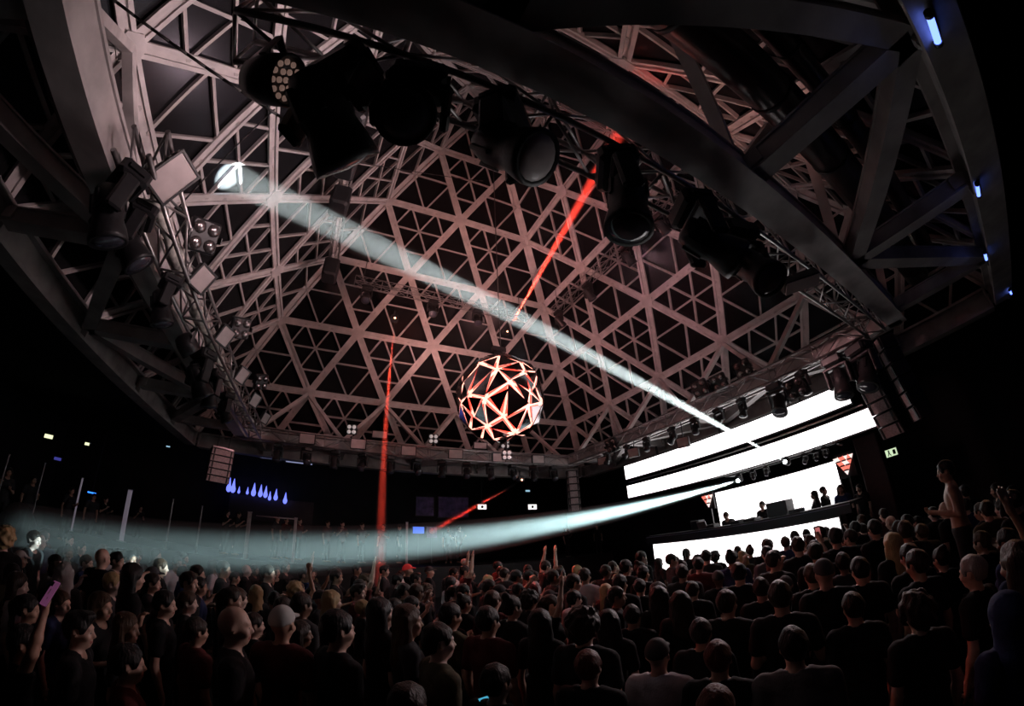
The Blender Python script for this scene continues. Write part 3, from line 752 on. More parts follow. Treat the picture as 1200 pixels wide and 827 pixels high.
post(293, 600, 292, 632, 1, 9.9, .15, M_POST, 'pale lit post in front of the blue bar lights')
post(347, 607, 346, 640, 1, 9.9, .12, M_POST, 'pale post with a bright foot lamp beside the bar')
post(477, 612, 477, 650, 1, 9.9, .10, M_POST, 'pale post standing inside the white beam below the posters')
for a in ((11, 533, 4, 562), (53, 543, 46, 586)): post(*a, 0, -11.5, .04, M_ALU, 'slender grey rail post on the side terrace', 'slender side terrace posts')
for a in ((237, 593, 234, 625), (203, 585, 201, 610)): post(*a, 1, 9.9, .06, M_ALU, 'slender grey rail post on the far terrace', 'slender far terrace posts')
ra, rb = at(300, 604, 1, 9.9), at(346, 608, 1, 9.9)
tag(MB().tube(ra, rb, .025, n=8).obj('hand_rail', M_POST), 'thin pale handrail between the two pale terrace posts', 'rail')
# bar with row of blue flame lamps
br = empty('bar_counter', (-6.3, 14.6, 1.3), label='dark bar counter with a row of blue lights behind', cat='bar')
inst('counter', MB().box((0, 0, .55), (4.2, .7, 1.1), bev=.02).mesh('bar_body', M_TER), br); inst('top', MB().box((0, -.05, 1.12), (4.4, .85, .05), bev=.01).mesh('bar_top', M_STAGE), br)
inst('shelf', MB().box((0, 1.2, 1.75), (4.4, .35, .05)).mesh('bar_shelf', M_STAGE), br)
inst('back_panel', MB().box((0, 1.4, 1.5), (4.6, .06, 3.0)).mesh('bar_back', M_TER), br)
M_BLUE = emat('blue_flame', (.16, .20, 1.0), 1.6)
fl = MB().lathe([(.03, 0), (.075, .05), (.085, .12), (.05, .22), (.03, .32), (.006, .42)], 8).mesh('flame_glow', M_BLUE)
fb = MB().lathe([(.05, -.06), (.05, 0), (.03, .01)], 8).mesh('flame_foot', M_BLACK)
rnd = random.Random(2)
for px_, py_ in ((268, 573), (273, 574), (280, 575), (290, 576), (297, 578), (305, 579), (311, 580), (316, 583), (323, 583), (334, 587)):
    p = at(px_, py_, 1, 15.7)
    t = empty('flame_lamp', p - Vector((0, 0, .15)), label='small flame-shaped blue lamp on the bar shelf', cat='lamp', group='blue flame lamps')
    s = rnd.uniform(.9, 1.9)
    inst('flame', fl, t, Matrix.Diagonal((s * .9, s * .9, s, 1))); inst('foot', fb, t)
# posters, screens, small lamps on the back wall
def flat(name, px0, py0, px1, py1, y, m, label, cat, group=None, t=.05, drop=None):
    a, b = at(px0, py0, 1, y), at(px1, py1, 1, y)
    c = (a + b) / 2; w, h = abs(b.x - a.x), abs(a.z - b.z)
    e_ = empty(name, (c.x, y, c.z - h / 2), label=label, cat=cat, group=group)
    inst('frame', MB().box((0, t / 2 + .012, h / 2), (w + .08, t, h + .08)).mesh(name + '_frame', M_BLACK), e_)
    inst('face', MB().box((0, 0, h / 2), (w, .02, h)).mesh(name + '_face', m), e_)
    if drop is not None:
        z0, z1 = (h + .03, drop - c.z + h / 2) if drop > c.z else (drop - c.z + h / 2, -.03)
        inst('drop_rod', MB().box((0, t / 2, (z0 + z1) / 2), (.03, .03, z1 - z0)).mesh(name + '_rod', M_BLACK), e_)
    return e_, w, h
M_POSTER = mat('glowing_purple_poster', (.10, .06, .16), .6, emit=(.3, .2, .5), estr=.012, noise=.8, nscale=3)  # faint glow put into the poster so it reads in the dark
flat('wall_poster', 488, 582, 508, 604, 16.9, M_POSTER, 'narrow dim purple poster on the back wall', 'poster')
flat('wall_poster', 514, 582, 549, 606, 16.9, M_POSTER, 'wide dim purple poster on the back wall', 'poster')
M_BOXL = emat('white_box_light', (1, .95, .93), 1.6)
for px_ in (565, 624):
    e_, w, h = flat('box_light', px_ - 5, 591, px_ + 5, 596.5, 12.6, M_BOXL, 'small bright white box light with a dark centre, hung before the far wall', 'lamp', 'white box lights', drop=ZT)
    inst('centre_disc', MB().tube((0, -.02, h / 2), (0, -.012, h / 2), .08, n=14).mesh('box_disc', M_BLACK), e_)
M_BSCR = emat('blue_screen', (.10, .22, 1.0), 1.1)
flat('bar_screen', 484, 617, 497, 625, 12.5, M_BSCR, 'small bright blue screen glowing below the posters', 'screen', drop=1.3)
flat('bar_screen', 500, 617, 512, 630, 12.5, mat('violet_screen', (.2, .12, .22), .5, emit=(.4, .25, .45), estr=.12, noise=.6), 'dim violet screen beside the blue screen', 'screen', drop=1.3)
flat('blue_sign', 103, 575.5, 112, 579, 10.6, emat('blue_sign_glow', (.03, .2, 1.0), 2.2), 'small bright blue sign light on the terrace', 'sign', drop=ZT)
flat('blue_sign', 64, 535, 71, 540, 10.6, emat('violet_sign_glow', (.12, .12, .7), .35), 'dim violet sign light high on the side terrace', 'sign', drop=ZT)
for a in ((305, 536, 330, 538, 14.5), (335, 541, 366, 543, 14.5)):
    flat('tube_light', *a, emat('dim_blue_tube', (.5, .55, .9), .45), 'dim bluish tube light under the far ceiling', 'lamp', 'dim far tube lights', drop=ZT)
flat('small_lamp', 616, 574, 621, 576, 14, emat('pale_blue_dot', (.4, .7, .9), .8), 'tiny pale blue lamp beside the red laser', 'lamp', drop=ZT)
flat('small_lamp', 195, 522, 199, 524, 14, MATS['pale_blue_dot'], 'tiny pale blue lamp on the terrace ceiling', 'lamp', drop=ZT)
flat('wall_lamp', 699, 588, 702, 591, 13.5, M_BOXL, 'tiny white lamp by the hanging speaker stack', 'lamp', drop=ZT)
M_EXITL = emat('exit_sign_glow', (.75, .95, .62), .85)
M_EXITG = mat('exit_sign_green', (.02, .12, .04), .5)
e_, w, h = flat('exit_sign', 53, 508, 61, 514.5, 10.6, emat('yellowish_sign_glow', (.95, 1.0, .6), 1.2), 'bright yellowish exit light high on the side terrace', 'exit sign', drop=ZT)
e_, w, h = flat('exit_sign', 100, 518, 104, 522, 10.6, MATS['yellowish_sign_glow'], 'smaller yellowish exit light on the side terrace', 'exit sign', drop=ZT)
# exit sign by the stage (faces the dance floor)
p = at(1042, 531, 0, 13.13)
ex = empty('exit_sign', p, label='pale green exit sign with dark figures on the wall beside the stage', cat='exit sign')
inst('box', MB().box((.03, 0, 0), (.06, .62, .30), bev=.01).mesh('exit_box', M_BLACK), ex); inst('face', MB().box((-.005, 0, 0), (.012, .58, .26)).mesh('exit_face', M_EXITL), ex)
for sy in (-1, 1): inst('door_mark', MB().box((-.014, sy * .19, 0), (.006, .10, .16)).mesh('exit_mark', M_EXITG), ex)
mn = MB().tube((-.018, 0, .08), (-.012, 0, .08), .028, n=10); mn.box((-.014, .0, .01), (.006, .05, .09)); mn.box((-.014, .035, -.06), (.006, .03, .09), Matrix.Rotation(.5, 3, 'X')); mn.box((-.014, -.035, -.06), (.006, .03, .09), Matrix.Rotation(-.5, 3, 'X'))
inst('running_figure', mn.mesh('exit_man', M_EXITG), ex)
# blue tube lights and a floodlight on the outer ring beam
M_BT = emat('blue_tube_glow', (.06, .22, 1.0), 5.0); M_BTW = emat('blue_white_tube', (.13, .22, 1.0), 3.4)
def ring_tube(p0, p1, r, label, group=None):
    t = empty('blue_tube_light', p0, label=label, cat='lamp', group=group)
    d = Vector(p1) - Vector(p0); n = d.normalized()
    inst('tube', MB().tube((0, 0, 0), d, r, n=10).mesh('tube_glow', M_BTW), t)
    inst('end_cap', MB().tube(-n * .04, n * .005, r * 1.3, n=10).mesh('tube_cap', M_BLACK), t); inst('end_cap', MB().tube(d - n * .005, d + n * .04, r * 1.3, n=10).mesh('tube_cap', M_BLACK), t)
    inst('batten', MB().tube(Vector((0, -.035, .04)), d + Vector((0, -.035, .04)), r * .9, n=6).mesh('tube_batten', M_BLACK), t)
    return t
y0 = -8.75
ring_tube(at(1089, 18, 1, y0), at(1099, 49, 1, y0), .032, 'long bright blue tube light on the outer ring beam')
for px_, py0_, py1_ in ((1146, 216, 229), (1155, 296, 304), (1184, 340, 344)):
    a, b = at(px_ - 1, py0_, 2, 5.205), at(px_ + 1, py1_, 2, 5.205); ring_tube(a, b, .025, 'short blue tube light further along the outer ring beam', 'short blue tubes')
def plight(loc, e, col, r):
    l = bpy.data.lights.new('tube_spill', 'POINT'); l.energy = e; l.color = col; l.shadow_soft_size = r
    o = bpy.data.objects.new('tube_spill', l); link(o); o.location = loc
fl_ = empty('floodlight', at(1077, 46, 1, -8.70), label='small grey floodlight beside the long blue tube', cat='lamp')
inst('body', MB().box((0, 0, 0), (.15, .12, .12), bev=.02).mesh('flood_body', M_DSTEEL), fl_); inst('glass', MB().box((-.0, .0, -.066), (.13, .10, .012)).mesh('flood_glass', mat('flood_glass', (.6, .6, .7), .2)), fl_)
inst('bracket', MB().box((0, -.07, .02), (.18, .02, .14)).mesh('flood_bracket', M_BLACK), fl_)
# ================================================================ people: one continuous body each, grown from a smooth distance field
def surface_nets(F, xs, ys, zs):
    nx, ny, nz = F.shape
    I = F < 0
    c = [(0,0,0),(1,0,0),(0,1,0),(1,1,0),(0,0,1),(1,0,1),(0,1,1),(1,1,1)]
    def cut(A, o): return A[o[0]:nx-1+o[0], o[1]:ny-1+o[1], o[2]:nz-1+o[2]]
    S = sum(cut(I, o).astype(np.int8) for o in c)
    act = (S > 0) & (S < 8)
    ii, jj, kk = np.nonzero(act)
    idx = -np.ones(act.shape, np.int64); idx[ii, jj, kk] = np.arange(len(ii))
    X = np.stack([ii, jj, kk], 1).astype(float)
    acc = np.zeros((len(ii), 3)); cnt = np.zeros(len(ii))
    for a in range(8):
        for b in range(a + 1, 8):
            da = np.array(c[b]) - np.array(c[a])
            if np.abs(da).sum() != 1: continue
            fa = F[ii + c[a][0], jj + c[a][1], kk + c[a][2]]; fb = F[ii + c[b][0], jj + c[b][1], kk + c[b][2]]
            m = (fa < 0) != (fb < 0)
            t = np.where(m, fa / np.where(m, fa - fb, 1), 0)
            acc[m] += (np.array(c[a]) + t[:, None] * da)[m]; cnt[m] += 1
    V = X + acc / np.maximum(cnt, 1)[:, None]
    P = np.stack([np.interp(V[:, 0], np.arange(nx), xs), np.interp(V[:, 1], np.arange(ny), ys), np.interp(V[:, 2], np.arange(nz), zs)], 1)
    Q = []
    for ax in range(3):
        sl0 = [slice(1, -1)] * 3; sl1 = [slice(1, -1)] * 3
        sl0[ax] = slice(0, -1); sl1[ax] = slice(1, None)
        A, B = I[tuple(sl0)], I[tuple(sl1)]
        for flip, m in ((False, A & ~B), (True, ~A & B)):
            e = np.stack(np.nonzero(m), 1)
            if not len(e): continue
            e = e + np.array([0 if d == ax else 1 for d in range(3)])
            u, v = [(1, 2), (2, 0), (0, 1)][ax]
            def cell(du, dv):
                q = e.copy(); q[:, u] -= du; q[:, v] -= dv
                return idx[q[:, 0], q[:, 1], q[:, 2]]
            f = np.stack([cell(1, 1), cell(0, 1), cell(0, 0), cell(1, 0)], 1)
            if flip: f = f[:, ::-1]
            Q.append(f)
    return P, (np.concatenate(Q) if Q else np.zeros((0, 4), int))
class Field:
    def __init__(s, x0, x1, y0, y1, zs, h):
        s.xs = np.arange(x0, x1 + h, h); s.ys = np.arange(y0, y1 + h, h); s.zs = np.asarray(zs)
        s.F = np.full((len(s.xs), len(s.ys), len(s.zs)), .5)
    def sub(s, lo, hi, pad):
        r = []
        for g, a, b in ((s.xs, lo[0], hi[0]), (s.ys, lo[1], hi[1]), (s.zs, lo[2], hi[2])):
            r.append(slice(max(0, np.searchsorted(g, a - pad)), min(len(g), np.searchsorted(g, b + pad) + 1)))
        r = tuple(r)
        return r, s.xs[r[0]][:, None, None], s.ys[r[1]][None, :, None], s.zs[r[2]][None, None, :]
    def mix(s, r, d, k, op='u'):
        F = s.F[r]
        if d.size == 0: return s
        if op == 'u':
            h = np.clip(.5 + .5 * (F - d) / k, 0, 1); s.F[r] = F * (1 - h) + d * h - k * h * (1 - h)
        else:
            h = np.clip(.5 - .5 * (F + d) / k, 0, 1); s.F[r] = F * (1 - h) - d * h + k * h * (1 - h)
        return s
    def cap(s, a, b, r0, r1, k=.03, op='u', sq=(1, 1)):
        a, b = np.array(a, float), np.array(b, float); R = max(r0, r1)
        r, X, Y, Z = s.sub(np.minimum(a, b) - R, np.maximum(a, b) + R, k + .04)
        ba = b - a; L = ba @ ba + 1e-9
        t = np.clip(((X - a[0]) * ba[0] + (Y - a[1]) * ba[1] + (Z - a[2]) * ba[2]) / L, 0, 1)
        d = np.sqrt(((X - a[0] - t * ba[0]) / sq[0])**2 + ((Y - a[1] - t * ba[1]) / sq[1])**2 + (Z - a[2] - t * ba[2])**2) - (r0 + (r1 - r0) * t)
        return s.mix(r, d, k, op)
    def ell(s, c, rad, k=.03, op='u'):
        c, rad = np.array(c, float), np.array(rad, float)
        r, X, Y, Z = s.sub(c - rad, c + rad, k + .04)
        x, y, z = (X - c[0]), (Y - c[1]), (Z - c[2])
        k0 = np.sqrt((x / rad[0])**2 + (y / rad[1])**2 + (z / rad[2])**2); k1 = np.sqrt((x / rad[0]**2)**2 + (y / rad[1]**2)**2 + (z / rad[2]**2)**2) + 1e-9
        return s.mix(r, k0 * (k0 - 1) / k1, k, op)
    def grid(s): return s.xs[:, None, None], s.ys[None, :, None], s.zs[None, None, :]
    def nets(s): return surface_nets(s.F, s.xs, s.ys, s.zs)
def np_mesh(name, P, Q, mats, midx=None):
    me = bpy.data.meshes.new(name)
    me.vertices.add(len(P)); me.vertices.foreach_set('co', P.astype(np.float32).ravel())
    me.loops.add(len(Q) * 4); me.loops.foreach_set('vertex_index', Q.astype(np.int32).ravel())
    me.polygons.add(len(Q)); me.polygons.foreach_set('loop_start', np.arange(0, len(Q) * 4, 4, dtype=np.int32))
    me.polygons.foreach_set('use_smooth', np.ones(len(Q), bool))
    for m in mats: me.materials.append(m)
    if midx is not None: me.polygons.foreach_set('material_index', midx.astype(np.int32))
    me.update(calc_edges=True); me.validate()
    return me
def V3(*a): return np.array(a, float)
HZ = 1.648                               # height of the eyes' level on the 1.75 m figure
def zspan(top): return np.concatenate([np.arange(-.02, .9, .045), np.arange(.9, 1.28, .022), np.arange(1.28, top, .0125)])
def arm_chain(pose, sx):
    sh = V3(sx * .185, -.005, 1.425)
    if pose == 'down': return sh, V3(sx * .235, -.02, 1.14), V3(sx * .245, .05, .89), V3(0, .12, -1)
    if pose == 'bent': return sh, V3(sx * .24, -.01, 1.15), V3(sx * .13, .24, 1.22), V3(-sx * .35, 1, .25)
    if pose == 'drink': return sh, V3(sx * .25, .03, 1.16), V3(sx * .16, .22, 1.33), V3(-sx * .2, .55, .8)
    if pose == 'up': return sh + V3(-sx * .01, 0, .03), V3(sx * .27, .06, 1.66), V3(sx * .20, .11, 1.92), V3(-sx * .1, .1, 1)
    if pose == 'phone': return sh, V3(sx * .23, .17, 1.33), V3(sx * .13, .33, 1.53), V3(-sx * .1, .2, 1)
    if pose == 'point': return sh, V3(sx * .36, .16, 1.46), V3(sx * .42, .42, 1.56), V3(.1 * sx, 1, .2)
    return sh, V3(sx * .25, .02, 1.14), V3(sx * .18, .2, 1.05), V3(-sx * .3, 1, 0)
def hand(f, w, d, sx, grip):
    d = d / np.linalg.norm(d); side = np.cross(d, V3(0, 1, 0) if abs(d[1]) < .7 else V3(0, 0, 1)); side /= np.linalg.norm(side); nrm = np.cross(side, d)
    pal = w + d * .05
    f.cap(w, pal + d * .02, .026, .03, .02, sq=(1, 1))
    for i, (o, ln) in enumerate(((-.033, .062), (-.011, .075), (.012, .070), (.034, .055))):
        b = pal + side * o + d * .03
        m = b + d * ln * .55 + nrm * (.02 if grip else .004); e = m + (d * ln * (.15 if grip else .5) + nrm * (.035 if grip else .008))
        f.cap(b, m, .0115, .0108, .006); f.cap(m, e, .0108, .0095, .006)
    tb = w + d * .028 + side * -sx * .026
    f.cap(tb, tb + d * .03 + side * -sx * .028, .0135, .0115, .008); f.cap(tb + d * .03 + side * -sx * .028, tb + d * .062 + side * -sx * .034, .0115, .010, .006)
def make_body(name, poses, fem=False, slim=1.0):
    top = 2.18 if 'up' in poses else 1.80
    f = Field(-.48, .48, -.22, .5 if any(p != 'down' and p != 'up' for p in poses) else .28, zspan(top), .0135)
    w = slim; hipw = .105 if fem else .095
    for sx in (-1, 1):                  # legs and feet
        hip, kn, an = V3(sx * hipw, 0, .90), V3(sx * .105, .015, .49), V3(sx * .11, -.02, .09)
        f.cap(hip, kn, .088 * w, .056, .05); f.cap(kn, V3(sx * .108, -.02, .33), .054, .056, .03); f.cap(V3(sx * .108, -.02, .33), an, .054, .038, .03)
        f.cap(an - V3(0, .02, .04), V3(sx * .125, .15, .035), .04, .03, .03)
    f.ell((0, -.005, .95), ((.165 if fem else .155) * w, .115, .13), .05)
    f.ell((0, .0, 1.12), ((.125 if fem else .14) * w, .10, .17), .06)
    f.ell((0, .002, 1.31), ((.148 if fem else .168) * w, .112, .16), .06)
    if fem:
        for sx in (-1, 1): f.ell((sx * .072, .085, 1.29), (.062, .055, .06), .04)
    f.cap((-.165 * w, -.012, 1.435), (.165 * w, -.012, 1.435), .055, .055, .06)
    f.cap((-.07, -.02, 1.47), (.07, -.02, 1.47), .045, .045, .05)
    f.cap((0, -.02, 1.44), (0, .0, 1.57), .056 if not fem else .047, .052 if not fem else .044, .03)
    for sx, p in zip((-1, 1), poses):
        s0, e0, w0, d0 = arm_chain(p, sx); s0 = s0 * V3(w, 1, 1)
        k = .85 if fem else 1.0
        f.cap(s0, e0, .050 * k, .039 * k, .035); f.cap(e0, e0 + (w0 - e0) * .35, .038 * k, .040 * k, .02); f.cap(e0 + (w0 - e0) * .35, w0, .040 * k, .026 * k, .02)
        hand(f, w0, d0, sx, p in ('bent', 'drink', 'phone'))
    # head
    f.ell((0, -.008, 1.668), (.076, .096, .098), .02); f.ell((0, .030, 1.600), (.055, .060, .068), .035); f.ell((0, .066, 1.556), (.022, .022, .02), .025)
    f.cap((-.034, .084, 1.667), (.034, .084, 1.667), .012, .012, .02)
    f.cap((0, .090, 1.655), (0, .108, 1.616), .009, .0145, .012); f.ell((0, .092, 1.580), (.024, .012, .011), .012)
    for sx in (-1, 1):
        f.ell((sx * .033, .100, 1.648), (.019, .016, .012), .012, 'd')
        f.ell((sx * .032, .078, 1.647), (.014, .014, .012), .004)
        f.ell((sx * .046, .062, 1.612), (.022, .03, .024), .02)
        f.ell((sx * .080, -.008, 1.640), (.011, .021, .032), .008); f.ell((sx * .090, -.004, 1.642), (.006, .011, .018), .006, 'd')
    P, Q = f.nets()
    cen = P[Q].mean(1); mi = np.zeros(len(Q), int)
    ex = (np.abs(np.abs(cen[:, 0]) - .032) < .010) & (cen[:, 1] > .07) & (np.abs(cen[:, 2] - 1.647) < .006); mi[ex] = 1
    lp = (np.abs(cen[:, 0]) < .024) & (cen[:, 1] > .085) & (np.abs(cen[:, 2] - 1.580) < .011); mi[lp] = 2
    return np_mesh(name, P, Q, [M_SKIN[0], M_EYE, M_LIP], mi)
def make_shirt(name, poses, fem=False, slim=1.0, sleeve=.55, bare=False):
    f = Field(-.40, .40, -.24, .30, np.arange(.78, 1.80, .0165), .0165); w = slim; o = .017
    f.ell((0, -.005, .95), ((.165 if fem else .158) * w + o, .115 + o, .16), .05)
    f.ell((0, .0, 1.12), ((.130 if fem else .145) * w + o, .10 + o, .17), .06); f.ell((0, .002, 1.31), ((.150 if fem else .170) * w + o, .112 + o, .16), .06)
    if fem:
        for sx in (-1, 1): f.ell((sx * .072, .085, 1.29), (.062 + o, .055 + o, .06 + o), .04)
    if not bare:
        f.cap((-.165 * w, -.012, 1.435), (.165 * w, -.012, 1.435), .055 + o, .055 + o, .06); f.cap((-.07, -.02, 1.465), (.07, -.02, 1.465), .045 + o, .045 + o, .05)
        for sx, p in zip((-1, 1), poses):
            s0, e0, w0, d0 = arm_chain(p, sx); k = .85 if fem else 1.0; s0 = s0 * V3(w, 1, 1)
            f.cap(s0, s0 + (e0 - s0) * sleeve, .050 * k + o + .004, .046 * k + o + .008, .03)
    X, Y, Z = f.grid()
    zt = 1.535 if not bare else 1.40
    n = np.sqrt((X / 1.15)**2 + (Y - .012)**2) - .066
    f.F = np.maximum(f.F, -np.maximum(n, 1.475 - .25 * np.clip(Y, -.1, .1) - Z)) if not bare else f.F
    f.F = np.maximum(f.F, np.maximum(Z - zt, .86 - Z))
    f.F = f.F + .004 * np.sin(X * 41 + Z * 23) * np.sin(Z * 37 - Y * 30)
    return np_mesh(name, *f.nets(), [M_CLOTH[0]])
def make_trousers(name, fem=False, slim=1.0):
    f = Field(-.24, .24, -.2, .22, np.concatenate([np.arange(.04, 1.06, .03)]), .02); o = .014; hipw = .105 if fem else .095
    for sx in (-1, 1):
        hip, kn, an = V3(sx * hipw, 0, .90), V3(sx * .105, .015, .49), V3(sx * .11, -.02, .09)
        f.cap(hip, kn, .088 * slim + o, .056 + o, .04); f.cap(kn, an, .056 + o, .05 + o, .03)
    f.ell((0, -.005, .95), ((.165 if fem else .155) * slim + o * .6, .115 + o * .6, .13), .05)
    X, Y, Z = f.grid(); f.F = np.maximum(f.F, np.maximum(Z - 1.0, .07 - Z))
    return np_mesh(name, *f.nets(), [M_TROU])
def make_hair(kind):
    f = Field(-.19, .19, -.24, .17, np.arange(1.15, 1.86, .0125), .0125)
    X, Y, Z = f.grid()
    b = {'curly': .045, 'long': .016, 'bun': .014, 'tail': .012, 'cap': .014}.get(kind, .015)
    f.ell((0, -.012, 1.672), (.076 + b, .096 + b, .098 + b), .01)
    line = np.where(Y < -.03, 1.60 + .7 * (Y + .03), np.where(Y < .05, 1.630, 1.630 + (Y - .05) * 2.3)) if kind != 'curly' else 1.60 + .75 * (Y - .01)
    if kind == 'cap': line = 1.672 + .25 * Y
    ear = np.where((np.abs(X) > .055) & (Y > -.032) & (Y < .016), 1.672, -9)
    f.F = np.maximum(f.F, np.maximum(line, ear) - Z)
    if kind == 'quiff': f.ell((0, .055, 1.755), (.055, .05, .03), .03)
    if kind == 'long':
        f.cap((0, -.055, 1.68), (0, -.085, 1.36), .088, .085, .03, sq=(1.05, .62))
        for sx in (-1, 1): f.cap((sx * .075, -.02, 1.68), (sx * .105, -.03, 1.38), .038, .040, .03)
    if kind == 'bun': f.ell((0, -.075, 1.775), (.045, .045, .042), .012)
    if kind == 'tail':
        f.cap((0, -.095, 1.72), (0, -.135, 1.66), .028, .035, .015); f.cap((0, -.135, 1.66), (0, -.12, 1.40), .035, .022, .02)
    if kind == 'cap':
        f.cap((-.035, .10, 1.70), (.035, .10, 1.70), .03, .03, .008, sq=(1, 1)); f.cap((-.03, .135, 1.694), (.03, .135, 1.694), .032, .032, .01)
        keep = np.where(Y > .088, np.abs(Z - 1.697) - .010, -1); f.F = np.maximum(f.F, keep)
    if kind == 'hood':
        f.F[:] = .5; f.ell((0, -.02, 1.665), (.108, .125, .135), .01); f.cap((0, -.03, 1.56), (0, -.05, 1.46), .11, .15, .05, sq=(1.1, .8))
        f.ell((0, .09, 1.625), (.072, .09, .10), .01, 'd')
    amp = {'curly': .011, 'cap': 0, 'hood': .002}.get(kind, .0042)
    fr = 75 if kind == 'curly' else 62
    f.F = f.F + amp * (np.sin(X * fr + 2 * np.sin(Z * 31)) * np.sin(Y * fr * .9 + 1.3) + .6 * np.sin(Z * fr * .8 + X * 40))
    return np_mesh('hair_' + kind, *f.nets(), [M_HAIR[0]])
M_SKIN = [mat('skin_light', (.62, .40, .31), .5, noise=.12, nscale=30), mat('skin_tan', (.48, .28, .20), .5, noise=.12, nscale=30), mat('skin_brown', (.22, .12, .08), .45, noise=.12, nscale=30), mat('skin_pale', (.72, .52, .45), .5, noise=.1, nscale=30)]
M_EYE = mat('dark_eye', (.07, .045, .035), .3); M_LIP = mat('lip', (.42, .16, .14), .4)
CLN = ['black', 'charcoal', 'navy', 'wine-red', 'grey', 'white', 'olive']
M_CLOTH = [mat('cloth_black', (.010, .010, .011), .85, bump=.2, spec=.2, sheen=.08), mat('cloth_charcoal', (.035, .035, .038), .85, bump=.2, spec=.2, sheen=.08), mat('cloth_blue', (.02, .03, .09), .85, bump=.2, spec=.2, sheen=.08),
           mat('cloth_wine', (.09, .02, .02), .85, bump=.2, spec=.2, sheen=.08), mat('cloth_grey', (.12, .115, .12), .85, bump=.2, spec=.2, sheen=.08), mat('cloth_white', (.55, .54, .58), .85, bump=.2, spec=.2, sheen=.08), mat('cloth_olive', (.07, .06, .035), .85, bump=.2, spec=.2, sheen=.08)]
M_TROU = mat('cloth_trousers', (.014, .014, .018), .85)
HRN = ['black', 'dark-brown', 'brown', 'blond', 'grey', 'red-brown']
M_HAIR = [mat('hair_black', (.008, .007, .007), .5, bump=.5, bscale=90, stretch=(1, 1, .12), spec=.3, sheen=.4), mat('hair_darkbrown', (.022, .013, .009), .5, bump=.5, bscale=90, stretch=(1, 1, .12), spec=.3, sheen=.4), mat('hair_brown', (.06, .032, .018), .5, bump=.5, bscale=90, stretch=(1, 1, .12), spec=.3, sheen=.35),
          mat('hair_blond', (.42, .30, .15), .5, bump=.5, bscale=90, stretch=(1, 1, .12), spec=.3, sheen=.35), mat('hair_grey', (.30, .29, .28), .5, bump=.5, bscale=90, stretch=(1, 1, .12)), mat('hair_redbrown', (.11, .028, .018), .5, bump=.5, bscale=90, stretch=(1, 1, .12), spec=.3, sheen=.4)]
M_CAPC = mat('cap_cloth', (.05, .05, .055), .8); M_CAPL = mat('cap_cloth_light', (.5, .5, .48), .8); M_RED = mat('glowing_red_cap_cloth', (.6, .03, .03), .7, emit=(1, .05, .05), estr=.08)  # the red cap cloth has a faint glow put into it
BODY = {}
def body_set(key):
    if key not in BODY:
        poses, fem, slim = key
        BODY[key] = (make_body('person_body', poses, fem, slim), make_shirt('shirt', poses, fem, slim))
    return BODY[key]
TRO = {(fm, sl): make_trousers('trousers', fm, sl) for fm, sl in ((False, 1.0), (False, 1.1), (True, .92))}
HAIR = {k: make_hair(k) for k in ('short', 'quiff', 'long', 'bun', 'tail', 'curly', 'cap', 'hood')}
POSE = {'down': ('down', 'down'), 'bent': ('bent', 'down'), 'drink': ('bent', 'drink'), 'up': ('up', 'up'), 'oneup': ('down', 'up'), 'phone': ('phone', 'bent'), 'point': ('down', 'point')}
POSL = {'down': 'arms down', 'bent': 'forearm raised', 'drink': 'hands at chest', 'up': 'both arms raised', 'oneup': 'one arm raised', 'phone': 'hand at face', 'point': 'arm outstretched'}
HAIL = {'short': 'short {} hair', 'quiff': '{} hair brushed up', 'long': 'long {} hair', 'bun': '{} hair in a bun', 'tail': '{} ponytail', 'curly': 'full curly {} hair', 'cap': '{} cap', 'hood': '{} hood', 'bald': 'shaved head'}
PEOPLE = []
def person(x, y, z, face, height=1.75, pose='down', fem=False, wide=False, hair='short', hc=0, skin=0, shirt=0, label=None, group=None, where='', capm=None, lean=0.0):
    slim = .92 if fem else (1.1 if wide else 1.0)
    body, sh = body_set((POSE[pose], fem, slim))
    o = inst('person', body, None, Matrix.Translation((x, y, z)) @ Matrix.Rotation(face, 4, 'Z') @ Matrix.Rotation(-lean, 4, 'X') @ Matrix.Diagonal([height / 1.75] * 3 + [1]), M_SKIN[skin])
    if shirt is not None: inst('shirt', sh, o, None, M_CLOTH[shirt])
    inst('trousers', TRO[(fem, slim)], o)
    if hair != 'bald':
        hm = M_HAIR[hc]
        if hair in ('cap', 'hood'): hm = capm or (M_CAPC if hair == 'cap' else M_CLOTH[shirt or 0])
        inst({'cap': 'cap', 'hood': 'hood'}.get(hair, 'hair'), HAIR[hair], o, None, hm)
        if hair == 'cap': pass
    if not label:
        hl = HAIL[hair].format({'cap': 'dark', 'hood': CLN[shirt or 0]}.get(hair, HRN[hc]))
        label = f"person with {hl} in {CLN[shirt or 0]} top, {POSL[pose]}, {where}"
        group = f"{hl} {CLN[shirt or 0]} {pose} {where}"
    tag(o, label, 'person', group); PEOPLE.append((x, y))
    return o
STG = Vector((8.0, -1.2))
def face_to(x, y, tx=STG.x, ty=STG.y): return math.atan2(-(tx - x), ty - y)
def free(x, y, r):
    return all((x - a)**2 + (y - b)**2 > r * r for a, b in PEOPLE)
